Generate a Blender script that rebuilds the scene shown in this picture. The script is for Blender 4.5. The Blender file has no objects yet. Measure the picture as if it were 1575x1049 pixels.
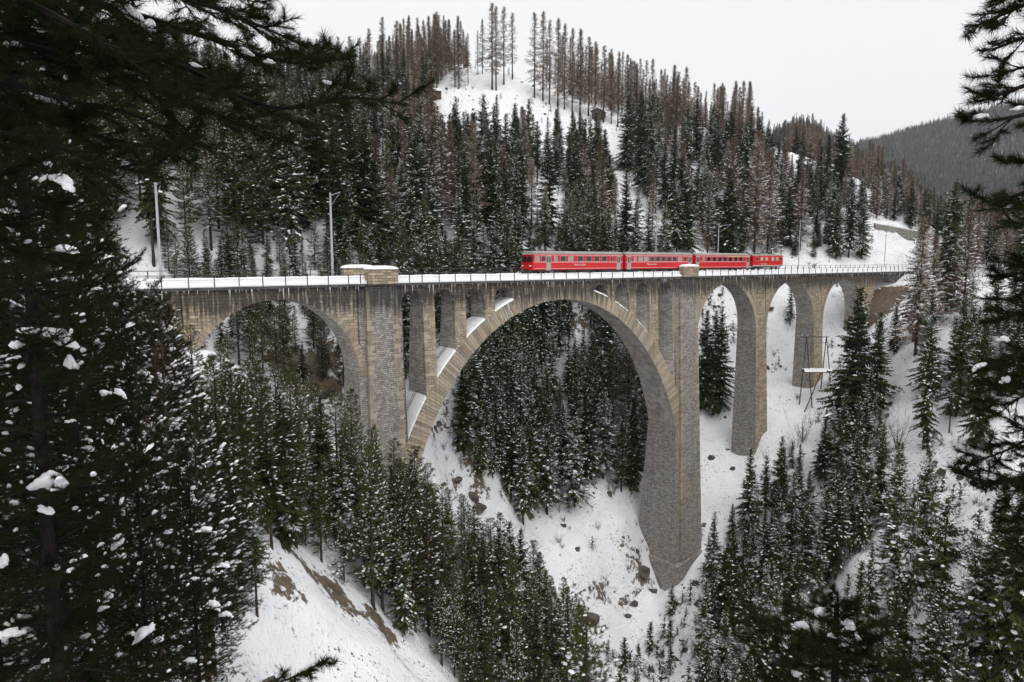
import bpy, math, random
import numpy as np
from mathutils import Vector

# ------------------------------------------------------------------ camera, sky, sun, exposure
SC = bpy.context.scene
COL = SC.collection
CAM = np.array([0.0, -78.042, 2.87])                 # metres; the viaduct runs along +X, its near face is Y = 0
YAW, PITCH, FPX, PW, PH = 0.678095, 0.117081, 1050.0, 1575.0, 1049.0
cd = bpy.data.cameras.new('camera'); cam = bpy.data.objects.new('camera', cd); COL.objects.link(cam)
cd.lens = 24.0; cd.sensor_width = 36.0; cd.clip_start = 0.1; cd.clip_end = 12000.0
cam.location = CAM; cam.rotation_euler = (math.pi/2 - PITCH, 0, -YAW)
SC.camera = cam
SUN_EL, SUN_AZ = math.radians(62), math.radians(195)  # azimuth from +Y towards +X, where the sun stands behind the cloud
w = bpy.data.worlds.new('World'); SC.world = w; w.use_nodes = True
nt = w.node_tree; nt.nodes.clear()
out = nt.nodes.new('ShaderNodeOutputWorld'); mixs = nt.nodes.new('ShaderNodeMixShader')
bg1 = nt.nodes.new('ShaderNodeBackground'); bg2 = nt.nodes.new('ShaderNodeBackground')
sky = nt.nodes.new('ShaderNodeTexSky'); sky.sky_type = 'NISHITA'; sky.sun_disc = False
sky.sun_elevation = SUN_EL; sky.sun_rotation = SUN_AZ; sky.dust_density = 4.0; sky.air_density = 1.0
nt.links.new(sky.outputs[0], bg1.inputs[0]); bg1.inputs[1].default_value = 0.07
bg2.inputs[0].default_value = (0.868, 0.866, 0.872, 1); bg2.inputs[1].default_value = 1.04   # the closed cloud cover
mixs.inputs[0].default_value = 0.97
nt.links.new(bg1.outputs[0], mixs.inputs[1]); nt.links.new(bg2.outputs[0], mixs.inputs[2]); nt.links.new(mixs.outputs[0], out.inputs[0])
sl = bpy.data.lights.new('sun', 'SUN'); sl.energy = 1.5; sl.angle = math.radians(50); sl.color = (1.0, 0.97, 0.93)
sun = bpy.data.objects.new('sun', sl); COL.objects.link(sun)
sd = Vector((math.sin(SUN_AZ)*math.cos(SUN_EL), math.cos(SUN_AZ)*math.cos(SUN_EL), math.sin(SUN_EL)))
sun.rotation_euler = (-sd).to_track_quat('-Z', 'Y').to_euler()
SC.view_settings.view_transform = 'Standard'; SC.view_settings.look = 'None'
SC.view_settings.exposure = 0.14; SC.view_settings.gamma = 1.0; SC.view_settings.use_curve_mapping = False
SC.cycles.max_bounces = 4; SC.cycles.diffuse_bounces = 2; SC.cycles.glossy_bounces = 2; SC.cycles.transmission_bounces = 3
SC.cycles.transparent_max_bounces = 6; SC.cycles.use_adaptive_sampling = True; SC.cycles.adaptive_threshold = .03

# planning helpers: where a direction through the lens meets the place
_FW = np.array([math.sin(YAW)*math.cos(PITCH), math.cos(YAW)*math.cos(PITCH), -math.sin(PITCH)])
_RT = np.array([math.cos(YAW), -math.sin(YAW), 0.0])
_UP = np.cross(_RT, _FW)
def direction(px, py): return _FW*FPX + _RT*(px - PW/2) - _UP*(py - PH/2)
def at(px, py, r):
    d = direction(px, py); return CAM + d*(r/math.hypot(d[0], d[1]))
def project(P):
    v = np.asarray(P, float) - CAM; z = v @ _FW
    return PW/2 + FPX*(v @ _RT)/z, PH/2 - FPX*(v @ _UP)/z, z

# ------------------------------------------------------------------ object helpers
def tag(o, label=None, cat=None, group=None, kind=None):
    if label: o['label'] = label
    if cat: o['category'] = cat
    if group: o['group'] = group
    if kind: o['kind'] = kind
    return o
def empty(name, loc=(0, 0, 0), parent=None):
    o = bpy.data.objects.new(name, None); o.empty_display_size = 0.5; COL.objects.link(o); o.location = loc
    if parent: o.parent = parent
    return o
def link(name, me, parent=None, loc=None):
    o = bpy.data.objects.new(name, me); COL.objects.link(o)
    if parent: o.parent = parent
    if loc is not None: o.location = loc
    return o
class MB:
    """collects triangles and quads with uv; build() links them as one mesh"""
    def __init__(s): s.V = []; s.F = []; s.U = []; s.M = []; s.n = 0
    def add(s, verts, faces, uvs=None, m=0):
        for f_i, f in enumerate(faces):
            s.F.append([i + s.n for i in f]); s.M.append(m)
            s.U.extend(uvs[f_i] if uvs else [(0, 0)]*len(f))
        s.V.extend([tuple(v) for v in verts]); s.n += len(verts)
    def quad(s, a, b, c, d, uv=None, m=0): s.add([a, b, c, d], [(0, 1, 2, 3)], [uv] if uv else None, m)
    def box(s, x0, x1, y0, y1, z0, z1, m=0):
        v = [(x, y, z) for z in (z0, z1) for y in (y0, y1) for x in (x0, x1)]
        f = [(0, 1, 5, 4), (3, 2, 6, 7), (2, 0, 4, 6), (1, 3, 7, 5), (4, 5, 7, 6), (2, 3, 1, 0)]
        uv = []
        for k, q in enumerate(f):
            uv.append([((v[i][0], v[i][2]) if k < 2 else (v[i][1], v[i][2]) if k < 4 else (v[i][0], v[i][1])) for i in q])
        s.add(v, f, uv, m)
    def hexa(s, b, t, m=0):
        """b, t: four bottom and four top corners, counter-clockwise from above"""
        v = list(b) + list(t)
        f = [(0, 1, 5, 4), (1, 2, 6, 5), (2, 3, 7, 6), (3, 0, 4, 7), (4, 5, 6, 7), (3, 2, 1, 0)]
        uv = []
        for k, q in enumerate(f):
            uv.append([((v[i][0], v[i][2]) if k in (0, 2) else (v[i][1], v[i][2]) if k in (1, 3) else (v[i][0], v[i][1])) for i in q])
        s.add(v, f, uv, m)
    def tube(s, p, q, r0, r1=None, n=8, m=0, caps=True):
        p = np.array(p, float); q = np.array(q, float); r1 = r0 if r1 is None else r1
        d = q - p; L = np.linalg.norm(d); d = d/L
        a = np.cross(d, (0, 0, 1.0) if abs(d[2]) < .9 else (1.0, 0, 0)); a /= np.linalg.norm(a); b = np.cross(d, a)
        ring = [math.cos(2*math.pi*k/n)*a + math.sin(2*math.pi*k/n)*b for k in range(n)]
        v = [p + r0*e for e in ring] + [q + r1*e for e in ring]
        f = [(k, (k+1) % n, n + (k+1) % n, n + k) for k in range(n)]
        uv = [[(k/n, 0), ((k+1)/n, 0), ((k+1)/n, L), (k/n, L)] for k in range(n)]
        if caps:
            f += [tuple(range(n-1, -1, -1)), tuple(range(n, 2*n))]; uv += [[(0, 0)]*n, [(0, 0)]*n]
        s.add(v, f, uv, m)
    def mesh(s, name, mats, smooth=False):
        me = bpy.data.meshes.new(name); me.from_pydata(s.V, [], s.F)
        for mm in (mats if isinstance(mats, (list, tuple)) else [mats]): me.materials.append(mm)
        me.polygons.foreach_set('material_index', s.M)
        uvl = me.uv_layers.new(name='UVMap'); uvl.data.foreach_set('uv', np.array(s.U, np.float32).ravel())
        if smooth: me.polygons.foreach_set('use_smooth', [True]*len(me.polygons))
        me.update(); return me
    def build(s, name, mats, parent=None, smooth=False): return link(name, s.mesh(name, mats, smooth), parent)
def tri_mesh(name, V, F, mats, mi=None, smooth=False, attr=None):
    """fast mesh from numpy: V (n,3), F (m,3)"""
    me = bpy.data.meshes.new(name); V = np.asarray(V, np.float32); F = np.asarray(F, np.int32)
    me.vertices.add(len(V)); me.vertices.foreach_set('co', V.ravel())
    me.loops.add(F.size); me.loops.foreach_set('vertex_index', F.ravel())
    me.polygons.add(len(F)); me.polygons.foreach_set('loop_start', np.arange(0, F.size, 3, dtype=np.int32))
    me.polygons.foreach_set('loop_total', np.full(len(F), 3, np.int32))
    for mm in (mats if isinstance(mats, (list, tuple)) else [mats]): me.materials.append(mm)
    if mi is not None: me.polygons.foreach_set('material_index', np.asarray(mi, np.int32))
    me.polygons.foreach_set('use_smooth', np.full(len(F), smooth, bool))
    if attr is not None:
        for k, a in attr.items():
            at_ = me.attributes.new(k, 'FLOAT', 'POINT'); at_.data.foreach_set('value', np.asarray(a, np.float32))
    me.update(calc_edges=True); return me

# ------------------------------------------------------------------ materials
class NT:
    def __init__(s, name):
        s.m = bpy.data.materials.new(name); s.m.use_nodes = True; s.t = s.m.node_tree
        s.b = s.t.nodes['Principled BSDF']; s.o = s.t.nodes['Material Output']
    def n(s, typ, **kw):
        nd = s.t.nodes.new(typ)
        for k, v in kw.items():
            if k.startswith('i_'):
                key = k[2:]; key = int(key) if key.isdigit() else key.replace('_', ' ')
                nd.inputs[key].default_value = v
            else: setattr(nd, k, v)
        return nd
    def l(s, a, b): s.t.links.new(a, b)
    def math(s, op, a, b=None, clamp=False):
        nd = s.n('ShaderNodeMath', operation=op, use_clamp=clamp)
        for i, x in enumerate((a, b)):
            if x is None: continue
            if isinstance(x, (int, float)): nd.inputs[i].default_value = x
            else: s.l(x, nd.inputs[i])
        return nd.outputs[0]
    def mix(s, fac, a, b, blend='MIX'):
        nd = s.n('ShaderNodeMix', data_type='RGBA', blend_type=blend)
        for i, x in ((0, fac), (6, a), (7, b)):
            if isinstance(x, (int, float)): nd.inputs[i].default_value = x
            elif isinstance(x, tuple): nd.inputs[i].default_value = x if len(x) == 4 else x + (1,)
            else: s.l(x, nd.inputs[i])
        return nd.outputs[2]
    def ramp(s, x, lo, hi):
        nd = s.n('ShaderNodeMapRange', clamp=True); s.l(x, nd.inputs[0])
        nd.inputs[1].default_value = lo; nd.inputs[2].default_value = hi; return nd.outputs[0]
    def noise(s, vec, scale, detail=3, rough=.55):
        nd = s.n('ShaderNodeTexNoise'); nd.inputs['Scale'].default_value = scale; nd.inputs['Detail'].default_value = detail
        nd.inputs['Roughness'].default_value = rough
        if vec is not None: s.l(vec, nd.inputs['Vector'])
        return nd.outputs[0]
    def mapping(s, vec, scale=(1, 1, 1), loc=(0, 0, 0)):
        nd = s.n('ShaderNodeMapping'); s.l(vec, nd.inputs[0]); nd.inputs['Scale'].default_value = scale; nd.inputs['Location'].default_value = loc
        return nd.outputs[0]
    def bump(s, h, strength=.5, dist=.05):
        nd = s.n('ShaderNodeBump'); nd.inputs['Strength'].default_value = strength; nd.inputs['Distance'].default_value = dist
        s.l(h, nd.inputs['Height']); s.l(nd.outputs[0], s.b.inputs['Normal'])
    def rough(s, r, spec=.3):
        s.b.inputs['Roughness'].default_value = r; s.b.inputs['Specular IOR Level'].default_value = spec
def plain(name, col, rough=.6, spec=.3, metal=0.0, var=.12, scale=3.0):
    k = NT(name); tc = k.n('ShaderNodeTexCoord'); nz = k.noise(tc.outputs['Object'], scale, 4)
    c = tuple(col)
    dark = tuple(x*(1-var*1.6) for x in c); lite = tuple(min(1, x*(1+var)) for x in c)
    k.l(k.mix(k.ramp(nz, .3, .7), dark, lite), k.b.inputs['Base Color']); k.rough(rough, spec); k.b.inputs['Metallic'].default_value = metal
    return k.m
def foliage(name, c0, c1, rough=.85, dust=0.0):
    """needle colour varies from tree to tree and from clump to clump; dry snow lies on twigs that face up"""
    k = NT(name); tc = k.n('ShaderNodeTexCoord'); oi = k.n('ShaderNodeObjectInfo')
    nz = k.noise(tc.outputs['Object'], 1.3, 3)
    f = k.math('ADD', k.math('MULTIPLY', oi.outputs['Random'], .6), k.math('MULTIPLY', nz, .5))
    col = k.mix(f, c0, c1)
    if dust:
        geo = k.n('ShaderNodeNewGeometry'); sp = k.n('ShaderNodeSeparateXYZ'); k.l(geo.outputs['True Normal'], sp.inputs[0])
        up = k.ramp(k.math('ABSOLUTE', sp.outputs[2]), .45, .8)
        cl = k.noise(geo.outputs['Position'], .65, 4, .65)
        cl = k.ramp(k.math('ADD', cl, k.math('MULTIPLY', oi.outputs['Random'], .16)), .66, .72)
        col = k.mix(k.math('MULTIPLY', k.math('MULTIPLY', up, cl), dust), col, (.80, .815, .84))
    k.l(col, k.b.inputs['Base Color']); k.rough(rough, .0); return k.m
def snow_mat(name='snow', soil=False):
    k = NT(name); geo = k.n('ShaderNodeNewGeometry'); P = geo.outputs['Position']
    n1 = k.noise(P, .35, 2, .6); n2 = k.noise(P, 2.6, 3, .65)
    snow = k.mix(k.ramp(n1, .3, .75), (.80, .815, .85), (.87, .875, .885))
    if soil:
        sep = k.n('ShaderNodeSeparateXYZ'); k.l(geo.outputs['True Normal'], sep.inputs[0])
        steep = k.math('SUBTRACT', 1.0, sep.outputs[2])
        at_ = k.n('ShaderNodeAttribute', attribute_name='soil')
        n3 = k.noise(P, .22, 4, .68); n4 = k.noise(P, 1.1, 4, .75)
        # bare ground: where it is steep, where the bank has slid, and scattered tufts of dry grass
        a = k.math('ADD', k.math('MULTIPLY', steep, .42), k.math('MULTIPLY', at_.outputs['Fac'], .30))
        a = k.math('ADD', a, k.math('MULTIPLY', n3, .50)); a = k.math('ADD', a, k.math('MULTIPLY', n4, .50))
        bare = k.ramp(a, .86, .89)
        tufts = k.math('MULTIPLY', k.ramp(n2, .615, .64), k.ramp(n3, .44, .56))
        bare = k.math('MAXIMUM', bare, tufts)
        earth = k.mix(k.ramp(n4, .3, .7), (.05, .036, .024), (.21, .155, .10))
        earth = k.mix(k.ramp(n2, .45, .7), earth, (.13, .115, .10))
        k.l(k.mix(bare, snow, earth), k.b.inputs['Base Color'])
        hgt = k.math('SUBTRACT', k.math('ADD', k.math('MULTIPLY', n2, .5), k.math('MULTIPLY', n1, 1.0)), k.math('MULTIPLY', bare, .35))
        k.bump(hgt, .9, .5)
    else:
        k.l(snow, k.b.inputs['Base Color']); k.bump(n2, .4, .08)
    k.rough(.75, .25); return k.m
def masonry(name, tan, grey, row=.30, width=.62, greyness=.5, top=-1.0, use_uv=True, rubble=.0, single=False):
    """coursed stone; per-stone tone, lime streaks running down, black seepage under the deck edge"""
    k = NT(name); tc = k.n('ShaderNodeTexCoord'); geo = k.n('ShaderNodeNewGeometry'); P = geo.outputs['Position']
    uv = tc.outputs['UV'] if use_uv else tc.outputs['Object']
    wob = k.n('ShaderNodeTexNoise'); wob.inputs['Scale'].default_value = 1.7; wob.inputs['Detail'].default_value = 2; k.l(uv, wob.inputs['Vector'])
    off = k.n('ShaderNodeVectorMath', operation='MULTIPLY_ADD'); k.l(wob.outputs['Color'], off.inputs[0])
    off.inputs[1].default_value = (.10 + rubble, .10 + rubble, 0); k.l(uv, off.inputs[2])
    br = k.n('ShaderNodeTexBrick', offset=.5, squash=1.3, squash_frequency=3); k.l(off.outputs[0], br.inputs['Vector'])
    br.inputs['Scale'].default_value = 1.0; br.inputs['Brick Width'].default_value = width; br.inputs['Row Height'].default_value = row
    br.inputs['Mortar Size'].default_value = .03; br.inputs['Mortar Smooth'].default_value = .3; br.inputs['Bias'].default_value = 0.0
    br.inputs['Color1'].default_value = (0, 0, 0, 1); br.inputs['Color2'].default_value = (1, 1, 1, 1); br.inputs['Mortar'].default_value = (.5, .5, .5, 1)
    stone = br.outputs['Color']; mortar = br.outputs['Fac']
    big = k.noise(P, .16, 5, .62); fine = k.noise(uv, 5.0, 4, .6)
    g = k.ramp(k.math('ADD', k.math('MULTIPLY', big, .9), k.math('MULTIPLY', fine, .25)), .86 - greyness*.62, 1.12 - greyness*.62)
    base = k.mix(g, tan, grey)
    sep = k.n('ShaderNodeSeparateColor'); k.l(stone, sep.inputs[0])
    per = k.n('ShaderNodeObjectInfo').outputs['Random'] if single else sep.outputs[0]
    tone = k.math('ADD', k.math('MULTIPLY', per, .50 if single else .70), k.math('MULTIPLY', fine, .55))
    base = k.mix(k.ramp(tone, .1, 1.05), k.mix(1.0, base, (.48, .47, .47), 'MULTIPLY'), k.mix(1.0, base, (1.38, 1.33, 1.27), 'MULTIPLY'))
    base = k.mix(k.math('MULTIPLY', mortar, .8), base, (.10, .088, .075))
    # streaks: narrow in plan, long in height
    st = k.noise(k.mapping(P, (1.9, 1.9, .055)), 1.0, 4, .65)
    st2 = k.noise(k.mapping(P, (3.4, 3.4, .10), (9, 3, 1)), 1.0, 4, .65)
    sz = k.n('ShaderNodeSeparateXYZ'); k.l(P, sz.inputs[0]); z = sz.outputs[2]
    seep = k.math('MULTIPLY', k.ramp(k.math('ADD', z, k.math('MULTIPLY', st2, 5.5)), top - .5, top + 1.5), k.ramp(st2, .24, .48))
    seep = k.math('MULTIPLY', seep, k.math('SUBTRACT', 1.0, k.ramp(z, -.2, .02)))
    lime = k.math('MULTIPLY', k.ramp(st, .60, .72), k.ramp(z, -17.0, -1.5))
    base = k.mix(k.math('MULTIPLY', lime, .65), base, (.58, .57, .55))
    dirt = k.math('MULTIPLY', k.ramp(st2, .52, .70), .42)
    base = k.mix(dirt, base, (.085, .078, .072))
    base = k.mix(k.math('MULTIPLY', seep, .88), base, (.040, .038, .038))
    k.l(base, k.b.inputs['Base Color'])
    h = k.math('ADD', k.math('MULTIPLY', mortar, -1.0), k.math('ADD', k.math('MULTIPLY', fine, .7), k.math('MULTIPLY', sep.outputs[0], .3)))
    k.bump(h, .8, .06); k.rough(.9, .2); return k.m
M = {}
M['snow'] = snow_mat('snow'); M['ground'] = snow_mat('snowy_ground', True)
TAN, GREY = (.42, .352, .262), (.40, .382, .355)
M['ashlar'] = masonry('ashlar', TAN, GREY, .36, .80, .42)
M['rubble'] = masonry('rubble', (.38, .335, .28), (.36, .35, .34), .26, .5, .85, -1.0, True, .12)
M['soffit'] = masonry('soffit', (.50, .46, .41), (.56, .55, .535), .22, .8, .8, 0.6)
M['voussoir'] = masonry('voussoir', (.415, .355, .275), (.39, .365, .33), 3.0, 3.0, .5, -1.0, True, 0, True)
M['concrete'] = plain('concrete', (.10, .097, .093), .9, .2, 0, .3, 1.5)
M['steel'] = plain('galvanised_steel', (.42, .44, .47), .5, .4, .0, .12)
M['darksteel'] = plain('dark_steel', (.055, .055, .058), .55, .4, .3, .2)
M['wood'] = plain('weathered_wood', (.12, .095, .075), .9, .15, 0, .3, 2.0)
M['rock'] = plain('rock', (.105, .09, .078), .95, .15, 0, .4, 1.2)
M['red'] = plain('red_paint', (.62, .012, .016), .38, .45, 0, .06, .6)
M['roofgrey'] = plain('roof_grey', (.30, .285, .265), .6, .3, 0, .12, .8)
M['doorgrey'] = plain('door_silver', (.40, .40, .40), .45, .4, .2, .08)
M['glass'] = plain('dark_glass', (.018, .021, .022), .12, .6, 0, .3, 1.0)
M['paleglass'] = plain('pale_blind', (.34, .35, .33), .3, .5, 0, .1, 1.0)
M['white'] = plain('white_paint', (.74, .72, .68), .5, .3, 0, .06)
M['yellow'] = plain('yellow_paint', (.75, .42, .02), .5, .3, 0, .06)
M['cream'] = plain('cream_paint', (.55, .50, .36), .5, .3, 0, .08)
M['bark'] = plain('bark', (.075, .055, .042), .95, .0, 0, .4, 2.5)
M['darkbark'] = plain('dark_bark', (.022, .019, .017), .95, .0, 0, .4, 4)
M['larch'] = foliage('larch_twigs', (.115, .086, .066), (.27, .185, .120), .85, .8)
M['spruce'] = foliage('spruce_needles', (.018, .030, .012), (.066, .080, .027), .85, .95)
M['pine'] = foliage('pine_needles', (.026, .040, .014), (.105, .112, .036), .85, .0)
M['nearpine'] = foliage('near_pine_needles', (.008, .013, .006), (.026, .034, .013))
M['rail'] = plain('rusty_rail', (.14, .07, .05), .6, .4, .3, .2)

# ------------------------------------------------------------------ terrain
CTRL = []
def cw(*pts): CTRL.extend([np.array(p, float) for p in pts])
def cp(*pts): CTRL.extend([at(*p) for p in pts])
# ground line under the viaduct
cw((-60, 0, 8), (-25, 0, 1), (0, 0, -4), (10, 0, -8), (18, 0, -13), (28, 0, -18), (38, 0, -23), (44, 0, -27), (50, 0, -33), (60, 0, -43), (70, 0, -52),
   (80, 0, -57), (90, 0, -59.5), (98, 0, -60), (104, -3, -54.2), (100, -5, -55.2), (108, -4, -52.4), (104, -8, -57), (97, -3, -57), (110, 0, -51), (117, 0, -45), (129, 0, -34.5), (141, 0, -30), (152, 0, -25.5), (165, 0, -17.5),
   (177, 0, -11), (188, 1, -5), (199, 2, -.6), (215, 3, -.3), (240, 4, 2))
# railway cutting and slope just behind the viaduct, then the hill up to its crest
cp((60, 395, 104), (260, 396, 105), (420, 396, 112), (560, 402, 124), (660, 396, 135), (770, 398, 144), (880, 402, 155), (1000, 398, 176), (1120, 402, 192), (1240, 404, 205), (1340, 402, 222))
cp((60, 280, 190), (300, 290, 190), (560, 300, 190), (700, 310, 196), (850, 312, 205), (960, 335, 208), (1100, 335, 220), (1230, 345, 228), (1340, 352, 238), (1430, 372, 246))
cp((60, 190, 290), (300, 185, 290), (520, 190, 285), (680, 190, 285), (800, 195, 290), (905, 225, 285), (1000, 245, 280), (1100, 262, 276), (1200, 285, 268), (1300, 312, 262))
cp((60, 140, 350), (300, 135, 350), (480, 140, 345), (600, 125, 345), (662, 128, 335), (735, 104, 350), (800, 122, 345), (860, 146, 335), (920, 172, 325), (1000, 188, 318), (1100, 210, 310), (1200, 240, 300), (1290, 268, 292), (1345, 300, 288))
for px, py, r in ((60, 140, 350), (300, 135, 350), (600, 125, 345), (735, 104, 350), (860, 146, 335), (1000, 188, 318), (1200, 240, 300)):
    p = at(px, py, r); q = at(px, py, r + 120); cw((q[0], q[1], p[2] - 25)); q = at(px, py, r + 300); cw((q[0], q[1], p[2] - 90))
# right-hand side valley
cp((1440, 362, 300), (1500, 372, 330), (1575, 372, 350), (1650, 372, 350), (1480, 400, 260), (1575, 425, 235), (1700, 420, 240), (1450, 420, 226))
cp((1420, 345, 420), (1575, 345, 520), (1420, 352, 650), (1600, 352, 700))
# gorge behind the arches
cp((340, 470, 104), (430, 480, 108), (450, 560, 100), (500, 600, 98), (640, 600, 104), (690, 530, 114), (628, 670, 97), (670, 470, 128), (780, 460, 150), (860, 480, 155), (960, 470, 170))
cp((680, 640, 110), (720, 620, 120), (800, 600, 141), (900, 590, 150), (980, 600, 150), (700, 760, 104), (850, 700, 131), (960, 720, 138), (850, 800, 122), (960, 800, 126), (900, 880, 114), (930, 1000, 101))
cp((1090, 470, 176), (1100, 560, 166), (1100, 640, 158), (1200, 470, 190), (1210, 560, 182), (1290, 460, 198), (1290, 520, 190), (1150, 690, 150))
# right bank in front of the viaduct
cp((1060, 1049, 101), (1100, 950, 115), (1200, 1049, 97), (1180, 860, 126), (1120, 760, 141), (1260, 640, 160), (1300, 850, 117), (1310, 680, 140), (1400, 700, 128), (1400, 560, 150),
   (1400, 1049, 84), (1420, 860, 104), (1500, 620, 138), (1500, 800, 108), (1575, 520, 150), (1575, 1049, 76), (1575, 760, 108), (1400, 470, 186), (1700, 700, 110), (1750, 1049, 66))
# left bank: the slid snow bank, its rim, and the slope under the lens
cp((420, 846, 57), (500, 890, 60), (560, 925, 62), (600, 968, 63), (650, 1005, 65), (440, 900, 53), (480, 950, 51), (560, 1000, 52), (620, 1049, 52), (480, 1049, 46), (690, 1049, 62))
cp((430, 790, 64), (540, 820, 70), (640, 870, 76), (760, 960, 80), (850, 1049, 86), (750, 1049, 74), (330, 560, 76), (260, 620, 60), (330, 760, 54), (200, 800, 36), (330, 1000, 40), (100, 620, 40))
cw((0, -78, 1.1), (-4, -73, -1.0), (-12, -66, -1.2), (-12, -85, 5), (8, -90, 1.5), (6, -70, -7.5), (1, -71, -3.4), (14, -68, -13.5), (12, -80, -7.5), (25, -72, -19), (35, -62, -27.5), (-3, -62, -7.2), (3, -58, -10.5), (-8, -56, -5.5), (-14, -48, -2), (20, -80, -10), (30, -90, -14), (40, -80, -28), (55, -70, -42), (55, -45, -44), (65, -30, -52), (-40, -60, 4), (-40, -100, 18), (0, -110, 12), (40, -115, -5), (80, -100, -42), (68, -60, -46), (110, -62, -30), (140, -62, -16), (120, -100, -24), (180, -60, -6), (220, -40, 6), (230, -110, 12))
CP_ = np.array(CTRL)
def _tps_fit(P, lam=2.0):
    n = len(P); d = np.linalg.norm(P[:, None, :2] - P[None, :, :2], axis=2)/100
    K = np.where(d > 0, d*d*np.log(np.maximum(d, 1e-9)), 0) + np.eye(n)*lam*1e-4
    Q = np.c_[np.ones(n), P[:, :2]/100]; A = np.zeros((n+3, n+3)); A[:n, :n] = K; A[:n, n:] = Q; A[n:, :n] = Q.T
    return np.linalg.solve(A, np.r_[P[:, 2], 0, 0, 0])
_TW = _tps_fit(CP_)
def _tps(x, y):
    x = np.asarray(x, float); y = np.asarray(y, float); sh = x.shape; x = x.ravel(); y = y.ravel(); o = np.empty(len(x))
    for i in range(0, len(x), 20000):
        X = np.c_[x[i:i+20000], y[i:i+20000]]
        d2 = ((X[:, None, :] - CP_[None, :, :2])/100)**2; d2 = d2.sum(2)
        U = np.where(d2 > 0, .5*d2*np.log(np.maximum(d2, 1e-12)), 0)
        o[i:i+20000] = U @ _TW[:-3] + _TW[-3] + (X/100) @ _TW[-2:]
    return o.reshape(sh)
def _vn(x, y, s, seed):
    """smooth value noise"""
    x = x/s; y = y/s; xi = np.floor(x).astype(np.int64); yi = np.floor(y).astype(np.int64); fx = x - xi; fy = y - yi
    fx = fx*fx*(3-2*fx); fy = fy*fy*(3-2*fy)
    def h(a, b):
        v = (a*374761393 + b*668265263 + seed*974634541) & 0xffffffff
        v = ((v ^ (v >> 13))*1274126177) & 0xffffffff
        return ((v ^ (v >> 16)) & 0xffff)/65535.0
    return (h(xi, yi)*(1-fx) + h(xi+1, yi)*fx)*(1-fy) + (h(xi, yi+1)*(1-fx) + h(xi+1, yi+1)*fx)*fy - .5
def vn1(x, y, s, seed):
    """the same noise at a single place"""
    x = x/s; y = y/s; xi = math.floor(x); yi = math.floor(y); fx = x - xi; fy = y - yi; fx = fx*fx*(3-2*fx); fy = fy*fy*(3-2*fy)
    def h(a, b):
        v = (a*374761393 + b*668265263 + seed*974634541) & 0xffffffff
        v = ((v ^ (v >> 13))*1274126177) & 0xffffffff
        return ((v ^ (v >> 16)) & 0xffff)/65535.0
    return (h(xi, yi)*(1-fx) + h(xi+1, yi)*fx)*(1-fy) + (h(xi, yi+1)*(1-fx) + h(xi+1, yi+1)*fx)*fy - .5
def ground_z(x, y):
    x = np.asarray(x, float); y = np.asarray(y, float)
    z = _tps(x, y)
    r = np.hypot(x - CAM[0], y - CAM[1]); k = np.clip(r/60, .12, 1)
    n = _vn(x, y, 19, 1)*3.2 + _vn(x, y, 8.5, 2)*2.3 + _vn(x, y, 3.7, 3)*1.35 + _vn(x, y, 2.0, 4)*.6
    # ledges of rock under the snow
    t = _vn(x, y, 26, 7)*6 + z; led = (np.abs(((t/5.5) % 1) - .5) - .25)*2.2
    trk = np.clip(1 - np.abs(y - 2.3)/9, 0, 1)*np.where((x < 12) | (x > 190), 1, 0)
    z = z + (n + led*np.clip((_vn(x, y, 40, 9) + .25)*3, 0, 1))*k*(1 - .85*trk)
    return z
def axis(knots):
    v = [knots[0][0]]
    for (a, s0), (b, s1) in zip(knots[:-1], knots[1:]):
        while v[-1] < b - 1e-6:
            t = (v[-1] - a)/(b - a); v.append(min(b, v[-1] + s0 + (s1 - s0)*t))
    return np.array(v)
gx = axis([(-220, 16), (-40, 3), (-15, 1.3), (215, 1.5), (300, 4), (460, 12), (760, 25)])
gy = axis([(-180, 12), (-95, 2), (-80, 1.2), (60, 1.4), (150, 3), (320, 5), (480, 14), (800, 25)])
GX, GY = np.meshgrid(gx, gy, indexing='ij')
GZ = ground_z(GX, GY)
def soil_field(x, y):
    s = np.zeros(np.shape(x))
    for px, py, r, rad, amp in SOIL:
        p = at(px, py, r); s = np.maximum(s, amp*np.exp(-((x-p[0])**2 + (y-p[1])**2)/(rad*rad)))
    return s
SOIL = [(470, 868, 58.5, 2.2, 1.1), (500, 890, 60, 2.4, 1.1), (520, 905, 60, 2.4, 1.1), (545, 940, 60, 2.6, 1.1), (580, 958, 62, 2.6, 1.1), (600, 990, 62, 2.0, 1.1), (445, 950, 50.5, 1.6, 1.1), (440, 925, 52, 1.3, 1.1), (618, 1035, 56, 1.8, 1.1),
        (1365, 470, 200, 7, 1.7), (1350, 480, 196, 6, 1.7), (1375, 455, 203, 5, 1.7), (450, 570, 100, 5, 1.2), (480, 600, 98, 6, 1.2), (420, 545, 103, 4.5, 1.1), (500, 560, 102, 4, 1.0), (860, 300, 207, 5, .6), (840, 315, 203, 4, .6), (930, 870, 116, 4, .5), (985, 870, 124, 3.5, .6), (960, 905, 118, 3, .5),
        (800, 375, 150, 4, .5), (1085, 700, 150, 4, .5), (730, 760, 108, 4, .35), (700, 740, 106, 3, .3), (910, 945, 110, 4, .6), (1150, 445, 186, 4, .5), (740, 148, 330, 7, .45), (820, 158, 325, 6, .45)]
nx, ny = len(gx), len(gy)
idx = np.arange(nx*ny).reshape(nx, ny)
a, b, c, d = idx[:-1, :-1].ravel(), idx[1:, :-1].ravel(), idx[1:, 1:].ravel(), idx[:-1, 1:].ravel()
TF = np.concatenate([np.c_[a, b, c], np.c_[a, c, d]])
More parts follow.
